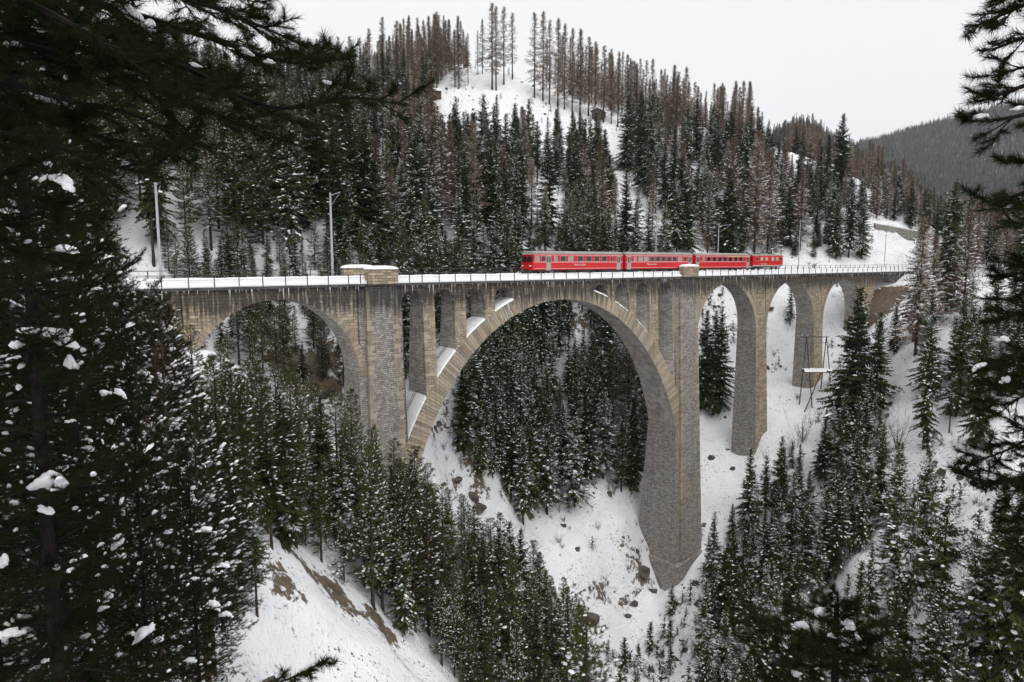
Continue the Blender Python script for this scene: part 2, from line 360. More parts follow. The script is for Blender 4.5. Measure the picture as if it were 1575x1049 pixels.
ground = link('ground', tri_mesh('ground', np.c_[GX.ravel(), GY.ravel(), GZ.ravel()], TF, M['ground'], smooth=True, attr={'soil': soil_field(GX, GY).ravel()}))
tag(ground, kind='structure')
from bisect import bisect_right
def gz(x, y):
    """height of the built ground sheet"""
    i = min(max(bisect_right(gx, x) - 1, 0), nx-2); j = min(max(bisect_right(gy, y) - 1, 0), ny-2)
    u = (x-gx[i])/(gx[i+1]-gx[i]); v = (y-gy[j])/(gy[j+1]-gy[j])
    if v <= u: return GZ[i, j] + u*(GZ[i+1, j]-GZ[i, j]) + v*(GZ[i+1, j+1]-GZ[i+1, j])
    return GZ[i, j] + v*(GZ[i, j+1]-GZ[i, j]) + u*(GZ[i+1, j+1]-GZ[i, j+1])
def hit(px, py, r0=8.0, r1=600.0):
    d = direction(px, py); d = d/math.hypot(d[0], d[1]); r = r0; prev = r0
    while r < r1:
        p = CAM + d*r
        if p[2] <= gz(p[0], p[1]):
            lo, hi = prev, r
            for _ in range(14):
                m_ = (lo+hi)/2; p = CAM + d*m_
                if p[2] <= gz(p[0], p[1]): hi = m_
                else: lo = m_
            return CAM + d*hi
        prev = r; r *= 1.012
    return None

# the far mountainside beyond the valley and the fold left of it
def far_ridge(name, prof, r_top, r_bot, y_bot, n=140, m=40):
    V = []; xs = np.linspace(prof[0][0], prof[-1][0], n)
    yt = np.interp(xs, [p[0] for p in prof], [p[1] for p in prof])
    for i in range(n):
        for j in range(m):
            t = j/(m-1); r = r_top + (r_bot - r_top)*t; py = yt[i] + (y_bot - yt[i])*t**.9
            p = at(xs[i], py, r); wob = (vn1(p[0], p[1], 170, 5)*70 + vn1(p[0], p[1], 60, 6)*26)*math.sin(math.pi*min(1, t+.03))
            V.append((p[0], p[1], p[2] + wob))
    for i in range(n):                      # the back of the ridge
        p = at(xs[i], yt[i], r_top + 900); V.append((p[0], p[1], V[i*m][2] - 500))
    id_ = np.arange(n*m).reshape(n, m); a, b, c, d = id_[:-1, :-1].ravel(), id_[1:, :-1].ravel(), id_[1:, 1:].ravel(), id_[:-1, 1:].ravel()
    F = np.concatenate([np.c_[a, d, c], np.c_[a, c, b]])
    k = n*m + np.arange(n); F = np.concatenate([F, np.c_[id_[:-1, 0], id_[1:, 0], k[1:]], np.c_[id_[:-1, 0], k[1:], k[:-1]]])
    o = link(name, tri_mesh(name, V, F, M['ground'], smooth=True, attr={'soil': np.zeros(len(V))})); tag(o, kind='structure')
    return np.array(V[:n*m]).reshape(n, m, 3)
FARV = far_ridge('mountain', [(1150, 262), (1250, 236), (1310, 222), (1340, 221), (1400, 206), (1450, 190), (1500, 176), (1575, 160), (1720, 140)], 2500, 1300, 372)
FARV2 = far_ridge('mountain_spur', [(1080, 250), (1180, 222), (1225, 204), (1245, 206), (1262, 214), (1310, 240), (1360, 268), (1420, 300)], 1150, 720, 350, 70, 24)

# ------------------------------------------------------------------ the viaduct
rnd = random.Random(11)
via = empty('viaduct', (0, 0, 0))
tag(via, 'long stone railway viaduct with one great arch and smaller side arches across the gorge', 'viaduct')
BW = 2.95
DK = 4.25                                                 # far edge of the deck
def yn(z): return .048*min(0.0, z)                       # the near and far faces lean outwards towards the ground
def yf(z): return BW - .075*min(0.0, z)
TOPZ = -.32
class Strip:
    """wall between a lower edge and the deck, from x to x; front, back, underside and jambs"""
    def __init__(s): s.m = MB()
    def col(s, x0, zb0, x1, zb1, zt=TOPZ):
        q = s.m.quad
        q((x0, yn(zb0), zb0), (x1, yn(zb1), zb1), (x1, yn(zt), zt), (x0, yn(zt), zt), [(x0, zb0), (x1, zb1), (x1, zt), (x0, zt)])
        q((x1, yf(zb1), zb1), (x0, yf(zb0), zb0), (x0, yf(zt), zt), (x1, yf(zt), zt), [(x1, zb1), (x0, zb0), (x0, zt), (x1, zt)])
        q((x0, yf(zb0), zb0), (x1, yf(zb1), zb1), (x1, yn(zb1), zb1), (x0, yn(zb0), zb0), [(x0, 5), (x1, 5), (x1, 0), (x0, 0)], 1)
    def jamb(s, x, z0, z1, facing):
        a = [(x, yn(z0), z0), (x, yf(z0), z0), (x, yf(z1), z1), (x, yn(z1), z1)]; u = [(p[1], p[2]) for p in a]
        if facing < 0: a, u = a[::-1], u[::-1]
        s.m.quad(*a, u, 1)
    def build(s, name, parent): return s.m.build(name, [M['ashlar'], M['soffit']], parent)
def ring_stones(parent, curve, n, thick, single, depth_in=.0, name='stone'):
    """arch stones: curve(t) -> (x, z, nx, nz) with the outward normal; each a wedge through the whole width"""
    allm = MB(); rr = random.Random(n*7 + 3)
    for i in range(n):
        g = .045; t0, t1 = (i + g)/n, (i + 1 - g)/n
        pr = rr.uniform(0, .035); un = rr.uniform(-.02, .02); th = thick(.5*(t0+t1))*rr.uniform(.97, 1.03)
        pts = []
        for t in (t0, t1):
            x, z, ax, az = curve(t); pts.append(((x - ax*(.02+un), z - az*(.02+un)), (x + ax*th, z + az*th)))
        (i0, o0), (i1, o1) = pts
        def P(p, far): return (p[0], (yf(p[1]) + .05 + pr) if far else (yn(p[1]) - .05 - pr), p[1])
        m_ = MB() if single else allm
        v = [P(i0, 0), P(i1, 0), P(o1, 0), P(o0, 0), P(i0, 1), P(i1, 1), P(o1, 1), P(o0, 1)]
        u0 = rr.uniform(0, 40); v0 = rr.uniform(0, 40); L = math.dist(i0, i1)
        f = [(0, 1, 2, 3), (5, 4, 7, 6), (1, 0, 4, 5), (3, 2, 6, 7), (0, 3, 7, 4), (2, 1, 5, 6)]
        fu = [(u0, v0), (u0 + L, v0), (u0 + L, v0 + th), (u0, v0 + th)]
        arc = t0*40
        su = [(0, arc + L), (0, arc), (5, arc), (5, arc + L)]
        m_.add(v, f, [fu, fu, su, su, fu, fu]); m_.M[-4] = 1
        if single: m_.build(name, [M['voussoir'], M['soffit']], parent)
    if not single:
        o = allm.build('arch_stones', [M['voussoir'], M['soffit']], parent); o['kind'] = 'stuff'
# --- side arches
ZS, R = -11.45, 9.9
SIDE = [28.1, 117.1, 140.85, 164.6, 188.4]
RT_ = .75
def circ(c):
    def f(t):
        a = math.pi*(1 - t); return (c + R*math.cos(a), ZS + R*math.sin(a), math.cos(a), math.sin(a))
    return f
for k_, c in enumerate(SIDE):
    ar = empty('side_arch', (0, 0, 0), via)
    lab = ['left side arch half hidden by pines', 'first side arch right of the great arch', 'second side arch right of the great arch', 'third side arch right of the great arch', 'last side arch, with brown earth under it'][k_]
    tag(ar, lab)
    st = Strip(); n = 40; rad = R + .28
    for i in range(n):
        xa = c - rad + 2*rad*i/n; xb = c - rad + 2*rad*(i+1)/n
        za = ZS + math.sqrt(max(0, rad*rad - (xa-c)**2)); zb = ZS + math.sqrt(max(0, rad*rad - (xb-c)**2))
        st.col(xa, za, xb, zb)
    st.build('spandrel_wall', ar)
    ring_stones(ar, circ(c), 58, lambda t: RT_*(1 + .25*abs(2*t-1)), k_ == 0)
def wall(x0, x1, z0, name='wall', parent=via, mat='ashlar'):
    st = Strip(); n = max(1, int((x1-x0)/1.5))
    for i in range(n): st.col(x0 + (x1-x0)*i/n, z0, x0 + (x1-x0)*(i+1)/n, z0)
    st.jamb(x0, z0, TOPZ, -1); st.jamb(x1, z0, TOPZ, 1)
    return st.build(name, parent)
def pier_block(x0, x1, zt, zb, name, parent, mat, bx=.028, pn=0.0, slim=False):
    """battered block; pn = how far it stands proud of the faces; cut into lifts so that the leaning faces stay true"""
    m_ = MB(); dz = zt - zb; yf = (lambda z: BW + .88 + .006*(zt - z)) if slim else globals()['yf']
    b = [(x0 - bx*dz, yn(zb) - pn, zb), (x1 + bx*dz, yn(zb) - pn, zb), (x1 + bx*dz, yf(zb) + pn, zb), (x0 - bx*dz, yf(zb) + pn, zb)]
    t = [(x0, yn(zt) - pn, zt), (x1, yn(zt) - pn, zt), (x1, yf(zt) + pn, zt), (x0, yf(zt) + pn, zt)]
    m_.hexa(b, t); m_.M[1] = m_.M[3] = 1; return m_.build(name, [M[mat], M['rubble']], parent)
def quoins(parent, x0, x1, zt, zb, pn, bx, side_faces=True, step=.52):
    """dressed corner stones, alternately long and short, on the near face of a pier"""
    z = zt; k = 0; base = []
    while z - step > zb:
        dz = zt - z; L = .85 if k % 2 else .5
        for s_, xe in ((1, x0 - bx*dz), (-1, x1 + bx*dz)):
            m_ = MB(); h = step*.93; a = xe - s_*.035; b_ = xe + s_*(L + rnd.uniform(-.06, .06)); x_0, x_1 = min(a, b_), max(a, b_)
            y = yn(z) - pn; d = .03 + rnd.uniform(0, .025)
            m_.hexa([(x_0, yn(z-h) - pn - d, z-h), (x_1, yn(z-h) - pn - d, z-h), (x_1, y + .5, z-h), (x_0, y + .5, z-h)],
                    [(x_0, y - d, z), (x_1, y - d, z), (x_1, y + .5, z), (x_0, y + .5, z)])
            base.append(m_)
        z -= step; k += 1
    return base
NQ = [0]
def add_quoins(parent, *a, **kw):
    for m_ in quoins(parent, *a, **kw):
        m_.U = [(u + rnd.uniform(0, .0) + 17.3*NQ[0], v) for u, v in m_.U]; NQ[0] += 1
        m_.build('quoin', M['voussoir'], parent)
# walls standing between neighbouring rings, and the slim piers under them
for x0, x1, zb, lab in ((127.3, 130.65, -41, 'slim pier, the tallest right of the great arch, foot in low bushes'), (151.05, 154.4, -32, 'slim pier behind the timber pole frame'), (174.8, 178.2, -20, 'short pier half hidden by a spruce top')):
    pr_ = empty('pier', (0, 0, 0), via); tag(pr_, lab)
    wall(x0 + .15, x1 - .15, ZS - .05, 'wall', pr_)
    pier_block(x0 - .28, x1 + .28, ZS, zb, 'shaft', pr_, 'ashlar', .012, 0.0, True)
# abutments
wall(2.0, 18.1, -14.5, 'abutment', via); wall(198.2, 212, -6.5, 'abutment', via)
# --- the two great piers
def great_pier(x0, x1, px0, px1, zb, lab):
    g = empty('great_pier', (0, 0, 0), via); tag(g, lab)
    pier_block(x0, x1, TOPZ, zb, 'shaft', g, 'rubble', .010)
    pier_block(px0, px1, TOPZ - .02, zb + .6, 'pilaster', g, 'rubble', .012, .42)
    add_quoins(g, px0, px1, TOPZ - .6, max(zb + 1, -46) if x0 > 60 else -27, .42, .012, step=.62)
    return g
great_pier(38.05, 44.3, 39.2, 43.55, -46, 'left great pier of grey rubble with tan corner stones')
gp = great_pier(100.6, 107.0, 101.75, 106.7, -63, 'right great pier, standing tall on the snowy rock')
m_ = MB()
for k_ in range(4): m_.box(101.2 + k_*1.25, 101.5 + k_*1.25, yn(-52) - .75, yn(-52) - .3, -52.2 - k_*.25, -51.9 - k_*.25)
m_.build('corbel', M['ashlar'], gp)
m_ = MB()
m_.hexa([(98.9, -4.0, -63), (109.4, -4.0, -63), (109.4, 7.6, -63), (98.9, 7.6, -63)], [(99.5, -3.45, -53.5), (108.6, -3.35, -52), (108.6, 7, -52), (99.5, 7, -53.5)])
m_.build('footing', M['rubble'], gp)
# --- the great arch
CX, AX, BZ, CZ = 72.7, 29.4, 36.5, -3.1
ma = empty('great_arch', (0, 0, 0), via); tag(ma, 'great arch of long radiating stones spanning the gorge')
_tt = np.linspace(math.pi, 0, 2001); _ex = CX + AX*np.cos(_tt); _ez = CZ - BZ + BZ*np.sin(_tt)
_al = np.r_[0, np.cumsum(np.hypot(np.diff(_ex), np.diff(_ez)))]
def main_curve(t):
    a = np.interp(t*_al[-1], _al, _tt); nx_, nz_ = math.cos(a)/AX, math.sin(a)/BZ; l_ = math.hypot(nx_, nz_)
    return (CX + AX*math.cos(a), CZ - BZ + BZ*math.sin(a), nx_/l_, nz_/l_)
def ring_t(t): return 2.0 + 1.5*abs(2*t - 1)**1.6
ring_stones(ma, main_curve, 238, ring_t, True)
_ext = []
for i in range(601):
    x, z, a_, b_ = main_curve(i/600); th = ring_t(i/600) - .25; _ext.append((x + a_*th, z + b_*th))
_ext = np.array(_ext)
def ext_z(x): return float(np.interp(x, _ext[:, 0], _ext[:, 1]))
OPEN = [(44.4, 47.6), (49.3, 52.6), (54.4, 57.8), (59.55, 63.1), (79.7, 83.2), (84.8, 88.3), (90.1, 93.55), (95.8, 99.9)]
def lower(x):
    """lower edge of the wall over the great arch and whether x is inside an opening"""
    for a_, b_ in OPEN:
        if a_ < x < b_:
            r_ = (b_-a_)/2; z = -.95 - r_ + math.sqrt(max(0, r_*r_ - (x-(a_+b_)/2)**2))
            return max(z, ext_z(x))
    return ext_z(x)
st = Strip(); xs = set(np.linspace(44.25, 100.65, 150).round(4))
for a_, b_ in OPEN: xs |= {round(a_ + (b_-a_)*(1 - math.cos(math.pi*i/16))/2, 4) for i in range(17)}
xs = sorted(xs)
for x0, x1 in zip(xs[:-1], xs[1:]):
    if x1 - x0 < 1e-3: continue
    st.col(x0, lower(x0 + 1e-4), x1, lower(x1 - 1e-4))
for a_, b_ in OPEN:
    for x, f_ in ((a_, 1), (b_, -1)):
        zt = -.95 - (b_-a_)/2; ze = ext_z(x)
        if zt > ze: st.jamb(x, ze, zt, f_)
st.build('spandrel_wall', ma)
for (a_, b_), (c_, d_) in zip(OPEN[:-1], OPEN[1:]):
    if c_ - b_ > 5: continue
    zb_ = min(ext_z(b_), ext_z(c_)); zt_ = -2.6
    for m_ in quoins(ma, b_, c_, zt_, max(ext_z(b_), ext_z(c_)) + .2, .0, 0.0, step=.5)[::1]:
        m_.U = [(u + 13.7*NQ[0], v) for u, v in m_.U]; NQ[0] += 1; m_.build('quoin', M['voussoir'], ma)
# snow lying on the back of the ring between the pillars, and the inspection ladders on it
for k_, (a_, b_) in enumerate(OPEN):
    m_ = MB(); n = 14; pr_ = None
    for i in range(n + 1):
        x = a_ + .04 + (b_ - a_ - .08)*i/n; z = ext_z(x) + .36*math.hypot(1, (ext_z(x + .05) - ext_z(x - .05))/.1) + rnd.uniform(-.03, .03); row = [(x, yn(z) - .02, z - .12), (x, yn(z) + .18, z + .16), (x, (yn(z) + yf(z))/2, z + .24), (x, yf(z) - .18, z + .16), (x, yf(z) + .02, z - .12)]
        if pr_:
            for j in range(4): m_.quad(pr_[j], row[j], row[j+1], pr_[j+1])
        pr_ = row
    m_.build('snow_cover', M['snow'], ma, True)
    if k_ in (0, 1):
        m_ = MB(); q_ = [(a_ + .1 + (b_-a_-.2)*i/6, ext_z(a_ + .1 + (b_-a_-.2)*i/6) + .75*math.hypot(1, (ext_z(a_ + .15 + (b_-a_-.2)*i/6) - ext_z(a_ + .05 + (b_-a_-.2)*i/6))/.1)) for i in range(7)]
        for (xa, za), (xb, zb) in zip(q_[:-1], q_[1:]):
            for y in (1.5, 1.95): m_.tube((xa, y, za), (xb, y, zb), .035, n=4)
            m_.tube((xa, 1.5, za), (xa, 1.95, za), .025, n=4)
        m_.build('ladder', M['darksteel'], ma)
# --- deck
def deck_piece(name, y0, y1, z0, z1, mat, parent=via, x0=1.0, x1=214.0):
    m_ = MB(); m_.box(x0, x1, y0, y1, z0, z1); return m_.build(name, M[mat], parent)
deck_piece('deck_slab', -.38, DK, TOPZ + .004, .0, 'concrete')
def extrude(name, prof, mat, parent, x0, x1, step, amp, seed, smooth=True):
    """a profile in y, z run along x with an uneven surface"""
    n = int((x1-x0)/step) + 1; m = len(prof); V = np.zeros((n, m, 3)); rs = np.random.RandomState(seed)
    jit = rs.normal(0, 1, (n, m)); jit = (jit + np.roll(jit, 1, 0) + np.roll(jit, 2, 0))/2
    for i in range(n):
        for j, (y, z, k) in enumerate(prof): V[i, j] = (x0 + (x1-x0)*i/(n-1), y + jit[i, j]*amp*k*.6, z + jit[i, j]*amp*k)
    id_ = np.arange(n*m).reshape(n, m); a, b, c, d = id_[:-1, :-1].ravel(), id_[1:, :-1].ravel(), id_[1:, 1:].ravel(), id_[:-1, 1:].ravel()
    return link(name, tri_mesh(name, V.reshape(-1, 3), np.concatenate([np.c_[a, b, c], np.c_[a, c, d]]), M[mat], smooth=smooth), parent)
sn = extrude('snow_cover', [(-.34, .004, 0), (-.36, .10, .5), (-.30, .30, 1), (-.12, .40, 1), (.06, .42, .8), (.10, .44, .5), (.13, .56, .6), (.18, .80, .8), (.38, .93, 1), (.7, .96, .8), (1.2, .86, .5), (1.38, .80, .2), (2.48, .80, .2), (2.66, .86, .5),
     (3.2, .96, .8), (3.5, .92, 1), (3.7, .6, .8), (3.85, .42, .6), (4.17, .36, .8), (4.22, .004, 0)], 'snow', via, 1.0, 214.0, .45, .035, 4)
# rails showing above the snow
for y in (1.43, 2.43):
    m_ = MB(); m_.box(1, 214, y - .035, y + .035, .70, .845); m_.build('rail', M['rail'], via)
# --- railings: uprights at the spacing seen on the bridge, thin wires and a top rail
def railing(name, y, z0, z1, xs_, lab, top_r):
    r_ = empty(name, (0, 0, 0), via); tag(r_, lab)
    m_ = MB(); m_.box(-.045, .045, -.045, .045, 0, z1 - z0); pm = m_.mesh('post', M['darksteel'])
    for x in xs_: link('post', pm, r_, (x, y, z0))
    m_ = MB(); m_.tube((xs_[0], y, z1), (xs_[-1], y, z1), top_r, n=6)
    m_.build('top_rail', M['darksteel'], r_)
    m_ = MB()
    for zz in (z0 + (z1-z0)*.72,): m_.tube((xs_[0], y, zz), (xs_[-1], y, zz), .014, n=4)
    m_.build('wire', M['darksteel'], r_)
S = 2.6; X0 = 18.75
near = [X0 + S*k for k in range(-5, 8)] + [38.55, 41.0, 43.6, 45.5, 47.4] + [50.05 + S*k for k in range(20)] + [102.3, 104.3, 107.0, 109.5] + [111.6 + S*k for k in range(38)]
near = sorted(x for x in near if x < 212)
railing('railing', -.33, -.25, 1.24, near, 'near railing of thin uprights along the snowy deck edge', .028)
far = [8 + 2.6*k for k in range(79)]
railing('railing', DK - .05, .0, 1.75, far, 'far railing of grey uprights behind the track', .045)
# --- stone refuges over the great piers
def refuge(x0, x1, y0, y1, z1, lab):
    r_ = empty('refuge', (0, 0, 0), via); tag(r_, lab)
    m_ = MB(); m_.box(x0, x1, y0, y1, -.1, z1); m_.build('wall', M['ashlar'], r_)
    m_ = MB(); m_.box(x0 - .08, x1 + .08, y0 - .08, y1 + .08, z1, z1 + .12); m_.build('coping', M['voussoir'], r_)
    n, k = 24, 10; V = []; F = []
    for i in range(n+1):
        for j in range(k+1):
            u, v = i/n*2-1, j/k*2-1; e = max(abs(u)**3, abs(v)**3)
            V.append(((x0+x1)/2 + u*((x1-x0)/2 + .12), (y0+y1)/2 + v*((y1-y0)/2 + .12), z1 + .11 + .42*(1-e)**.55 + rnd.uniform(-.02, .02)))
    for i in range(n):
        for j in range(k):
            a = i*(k+1)+j; F += [(a, a+k+1, a+k+2), (a, a+k+2, a+1)]
    link('snow_cap', tri_mesh('snow_cap', V, F, M['snow'], smooth=True), r_)
refuge(39.4, 43.6, -.72, .35, 1.72, 'tan stone refuge with snow cap over the left great pier, near side')
refuge(38.2, 42.6, 3.55, 4.5, 1.85, 'stone refuge with snow cap over the left great pier, far side')
refuge(102.3, 106.7, -.72, .35, 1.72, 'pale stone refuge with snow cap in front of the train')
# --- line masts beside the track
def mast(x, h, lab, r_=.17):
    t = empty('line_mast', (x, 4.75, -.3)); tag(t, lab, 'mast', 'grey masts along the track')
    m_ = MB(); m_.tube((0, 0, 0), (0, 0, h), r_, r_*.7, 10); m_.build('pole', M['steel'], t)
    m_ = MB(); m_.tube((0, 0, h-.35), (0, -2.8, h-.15), .05, n=6); m_.tube((0, 0, h-1.7), (0, -2.75, h-.25), .035, n=6); m_.build('bracket', M['steel'], t)
    m_ = MB()
    for zz in (.0, .12, .24): m_.tube((0, -2.6, h-.62+zz), (0, -2.6, h-.56+zz), .11, .07, 8)
    m_.build('insulator', M['darksteel'], t)
    m_ = MB(); m_.box(-.3, .3, -.3, .3, -.5, .25); m_.build('base_plate', M['concrete'], t)
for x, h, lab in ((17.2, 11.6, 'tall grey line mast at the left end of the deck'), (37.2, 11.7, 'tall grey line mast just left of the stone refuge'), (101.0, 10.6, 'thin grey line mast behind the second coach'),
                  (120.5, 10.5, 'thin grey line mast behind the third coach'), (152.4, 12.6, 'grey line mast on the deck right of the locomotive'), (198.0, 11.5, 'grey line mast at the right end of the deck')):
    mast(x, h, lab, .17 if x < 60 else .11)

# icicles along the near edge of the deck
ic = MB(); ri = random.Random(8); x = 8.0
while x < 205:
    x += ri.expovariate(1.6)
    L_ = ri.uniform(.15, .5) if ri.random() < .8 else ri.uniform(.5, 1.4); r_ = .02 + L_*.03
    ic.tube((x, -.36, TOPZ + .05), (x + ri.uniform(-.02, .02), -.33, TOPZ - L_), r_, .004, 4, caps=False)
o = ic.build('icicles', M['snow'], via); o['kind'] = 'stuff'

# ------------------------------------------------------------------ the train
def text_mesh(body, size, mat):
    cu = bpy.data.curves.new('lettering', 'FONT'); cu.body = body; cu.size = size; cu.extrude = .004; cu.align_x = 'CENTER'
    o = bpy.data.objects.new('lettering', cu); COL.objects.link(o); dg = bpy.context.evaluated_depsgraph_get(); dg.update()
    me = bpy.data.meshes.new_from_object(o.evaluated_get(dg)); bpy.data.objects.remove(o); me.materials.clear(); me.materials.append(mat); return me
TY, RZ = 1.93, .845                                                 # track centre and rail top
HW = 1.33
def section(z0, zr, zt, hw):
    """half body section, rail at z = 0: side, eaves and round roof"""
    side = [(-hw + .03, z0), (-hw, z0 + .25), (-hw, zr)]
    roof = [(-hw + .04, zr + .10)] + [(-hw*math.cos(a), zr + .12 + (zt - zr - .12)*math.sin(a)) for a in np.linspace(.22, math.pi/2, 7)]
    return side, roof
def loft(prof, x0, x1, nose=None):
    m_ = MB(); full = prof + [(-y, z) for y, z in prof[::-1] if abs(y) > 1e-6]
    n = len(full)
    v = [(x0, y, z) for y, z in full] + [(x1, y, z) for y, z in full]
    if nose: v[:n] = [(x0 + nose(y, z), y, z) for y, z in full]
    f = [(i, n+i, n+i+1, i+1) for i in range(n-1)] + [tuple(range(n)), tuple(range(2*n-1, n-1, -1))]
    m_.add(v, f); return m_
def bogie(parent, x, wb=1.0, r=.34):
    b = empty('bogie', (x, 0, 0), parent)
    m_ = MB()
    for y in (-.95, .95): m_.box(-wb - .45, wb + .45, y - .06, y + .06, .36, .58)
    m_.box(-.25, .25, -.95, .95, .40, .62); m_.build('frame', M['darksteel'], b)
    for dx in (-wb, wb):
        m_ = MB()
        for y in (-.55, .55): m_.tube((dx, y - .06, r), (dx, y + .06, r), r, n=18)
        m_.tube((dx, -.8, r), (dx, .8, r), .07, n=8); m_.build('wheel_set', M['darksteel'], b)
def window(parent, x, w_, z, h, side, mat, frame='doorgrey', hw=HW):
    m_ = MB(); y = side*(hw + .012); t = .05
    for a, b_, c, d in ((x-w_/2, x+w_/2, z, z+t), (x-w_/2, x+w_/2, z+h-t, z+h), (x-w_/2, x-w_/2+t, z+t, z+h-t), (x+w_/2-t, x+w_/2, z+t, z+h-t)):
        m_.box(a, b_, min(y, y-side*.06), max(y, y-side*.06), c, d)
    o = m_.build('window', M[frame], parent)
    m_ = MB(); yg = side*(hw + .004); m_.box(x-w_/2+t, x+w_/2-t, min(yg, yg-side*.03), max(yg, yg-side*.03), z+t, z+h-t); m_.build('pane', M[mat], o)
def coach(x0, x1, label, cab, doors, wins, blinds, yellow=None, letter=True, bellows_right=True):
    L = x1 - x0; t = empty('coach', ((x0+x1)/2, TY, RZ)); tag(t, label, 'coach', 'red coaches of the train')
    side, roof = section(.62, 2.92, 3.52, HW)
    nose = (lambda y, z: .10*abs(y)**2 + max(0, z - 1.75)*.20) if cab else None
    loft(side + [roof[0]], -L/2, L/2, nose).build('body', M['red'], t)
    lof = loft([(roof[0][0] - .012, roof[0][1] - .07)] + roof, -L/2 + (.25 if cab else 0), L/2, (lambda y, z: max(0, z-2.9)*.5) if cab else None); lof.build('roof', M['roofgrey'], t)
    for s in (-1, 1):
        for k, (z, h) in enumerate(((1.78, .07), (.80, .05), (2.86, .05))):
            m_ = MB(); y = s*(HW + .008); m_.box(-L/2 + (.5 if cab else .02), L/2 - .02, min(y, y - s*.03), max(y, y - s*.03), z, z + h); m_.build('stripe', M['white'], t)
        for dx in doors:
            m_ = MB(); y = s*(HW + .014); m_.box(dx - .48, dx + .48, min(y, y - s*.05), max(y, y - s*.05), .55, 2.84); d = m_.build('door', M['doorgrey'], t)
            for q in (-.21, .21):
                m_ = MB(); y = s*(HW + .022); m_.box(dx + q - .13, dx + q + .13, min(y, y - s*.03), max(y, y - s*.03), 1.75, 2.66); m_.build('pane', M['glass'], d)
        for k, (wx, ww) in enumerate(wins): window(t, wx, ww, 1.92, .84, s, 'paleglass' if k in blinds else 'glass')
        if yellow:
            m_ = MB(); y = s*(HW + .011); m_.box(yellow[0], yellow[1], min(y, y - s*.03), max(y, y - s*.03), 2.75, 2.84); m_.build('class_band', M['yellow'], t)
        if letter:
            o = link('lettering', LETTER, t, (0 if cab else -2.4, s*(HW + .012), 1.28)); o.rotation_euler = (math.pi/2, 0, 0 if s < 0 else math.pi)
    m_ = MB(); m_.box(-L/2 + .3, L/2 - .3, -1.05, 1.05, .50, .64); m_.box(-2.4, -.6, -1.1, 1.1, .28, .5); m_.box(.6, 2.2, -1.1, 1.1, .25, .5); m_.build('underframe', M['darksteel'], t)
    for bx_ in (-L/2 + 3.0, L/2 - 3.0): bogie(t, bx_)
    m_ = MB()
    for k in range(5): m_.box(L/2 + .02 + k*.09, L/2 + .07 + k*.09, -.72, .72, .75, 3.0)
    m_.box(L/2, L/2 + .45, -.66, .66, .8, 2.94); m_.build('gangway', M['red'], t)
    if cab:
        for y in (-.62, .62):
            m_ = MB(); m_.hexa([(-L/2 + .07, y-.50, 1.86), (-L/2 + .13, y-.50, 1.86), (-L/2 + .13, y+.50, 1.86), (-L/2 + .07, y+.50, 1.86)], [(-L/2 + .22, y-.46, 2.68), (-L/2 + .30, y-.46, 2.68), (-L/2 + .30, y+.46, 2.68), (-L/2 + .22, y+.46, 2.68)])
            m_.build('windscreen', M['glass'], t)
        for y in (-.9, .9):
            m_ = MB(); m_.tube((-L/2 + .16, y, 1.25), (-L/2 - .02, y, 1.25), .12, n=12); m_.build('headlight', M['white'], t)
        m_ = MB(); m_.box(-L/2 - .35, -L/2 + .3, -.16, .16, .62, .82); m_.tube((-L/2 - .36, 0, .72), (-L/2 - .42, 0, .72), .22, n=12); m_.build('coupler', M['darksteel'], t)
        m_ = MB(); m_.box(-L/2 - .05, -L/2 + .35, -1.1, 1.1, .12, .5); m_.build('snow_plough', M['darksteel'], t)
    return t
LETTER = text_mesh('Rhätische Bahn', .42, M['white'])
coach(67.15, 87.35, 'red driving coach with cab windscreens at the front of the train', True, (-6.65, 9.1), [(-9.0, .95), (-7.75, .8), (-5.2, .75), (-3.65, 1.15), (-2.0, 1.15), (.1, 1.25), (2.0, 1.25), (3.85, 1.25), (5.6, 1.25), (7.35, .6)], (0, 2, 4), None)
coach(88.1, 106.55, 'red second coach, between the driving coach and the yellow-striped coach', False, (-8.35, 8.35), [(-6.8, .7), (-5.4, 1.2), (-3.9, 1.2), (-2.3, 1.2), (-.75, 1.2), (.8, 1.2), (2.4, 1.2), (3.95, 1.2), (5.5, 1.2), (7.0, .7)], (0, 1, 2, 8), None)
coach(107.5, 125.65, 'red third coach with a yellow stripe above its right-hand windows', False, (-8.4, 8.3), [(-6.6, .7), (-5.0, 1.2), (-3.2, 1.2), (-1.4, 1.2), (.35, 1.2), (2.15, 1.2), (3.95, 1.2), (5.75, 1.2)], (0,), (1.2, 7.5), False)
# locomotive
t = empty('locomotive', ((126.4 + 138.3)/2, TY, RZ)); tag(t, 'short red electric locomotive pulling at the right end of the train', 'locomotive')
L = 11.6; hw = 1.36
side, roof = section(.95, 2.95, 3.38, hw)
loft(side + [roof[0]], -L/2, L/2, lambda y, z: .12*abs(y)**2).build('body', M['red'], t)
loft([(roof[0][0] - .012, roof[0][1] - .06)] + roof, -L/2 + .12, L/2 - .1).build('roof', M['roofgrey'], t)
for s in (-1, 1):
    for wx, ww in ((-4.1, .8), (-2.4, 1.0), (-.6, 1.0), (1.8, 1.0), (3.5, .9), (4.9, .7)):
        window(t, wx, ww, 2.05, .72, s, 'glass' if abs(wx) > 4 else 'cream', 'cream', hw)
    m_ = MB(); y = s*(hw + .01); m_.box(-L/2 + .1, L/2 - .1, min(y, y-s*.03), max(y, y-s*.03), 1.0, 1.10); m_.build('stripe', M['white'], t)
    o = link('lettering', LETTER, t, (-1.6, s*(hw + .012), 1.26)); o.rotation_euler = (math.pi/2, 0, 0 if s < 0 else math.pi); o.scale = (.85, .85, 1)
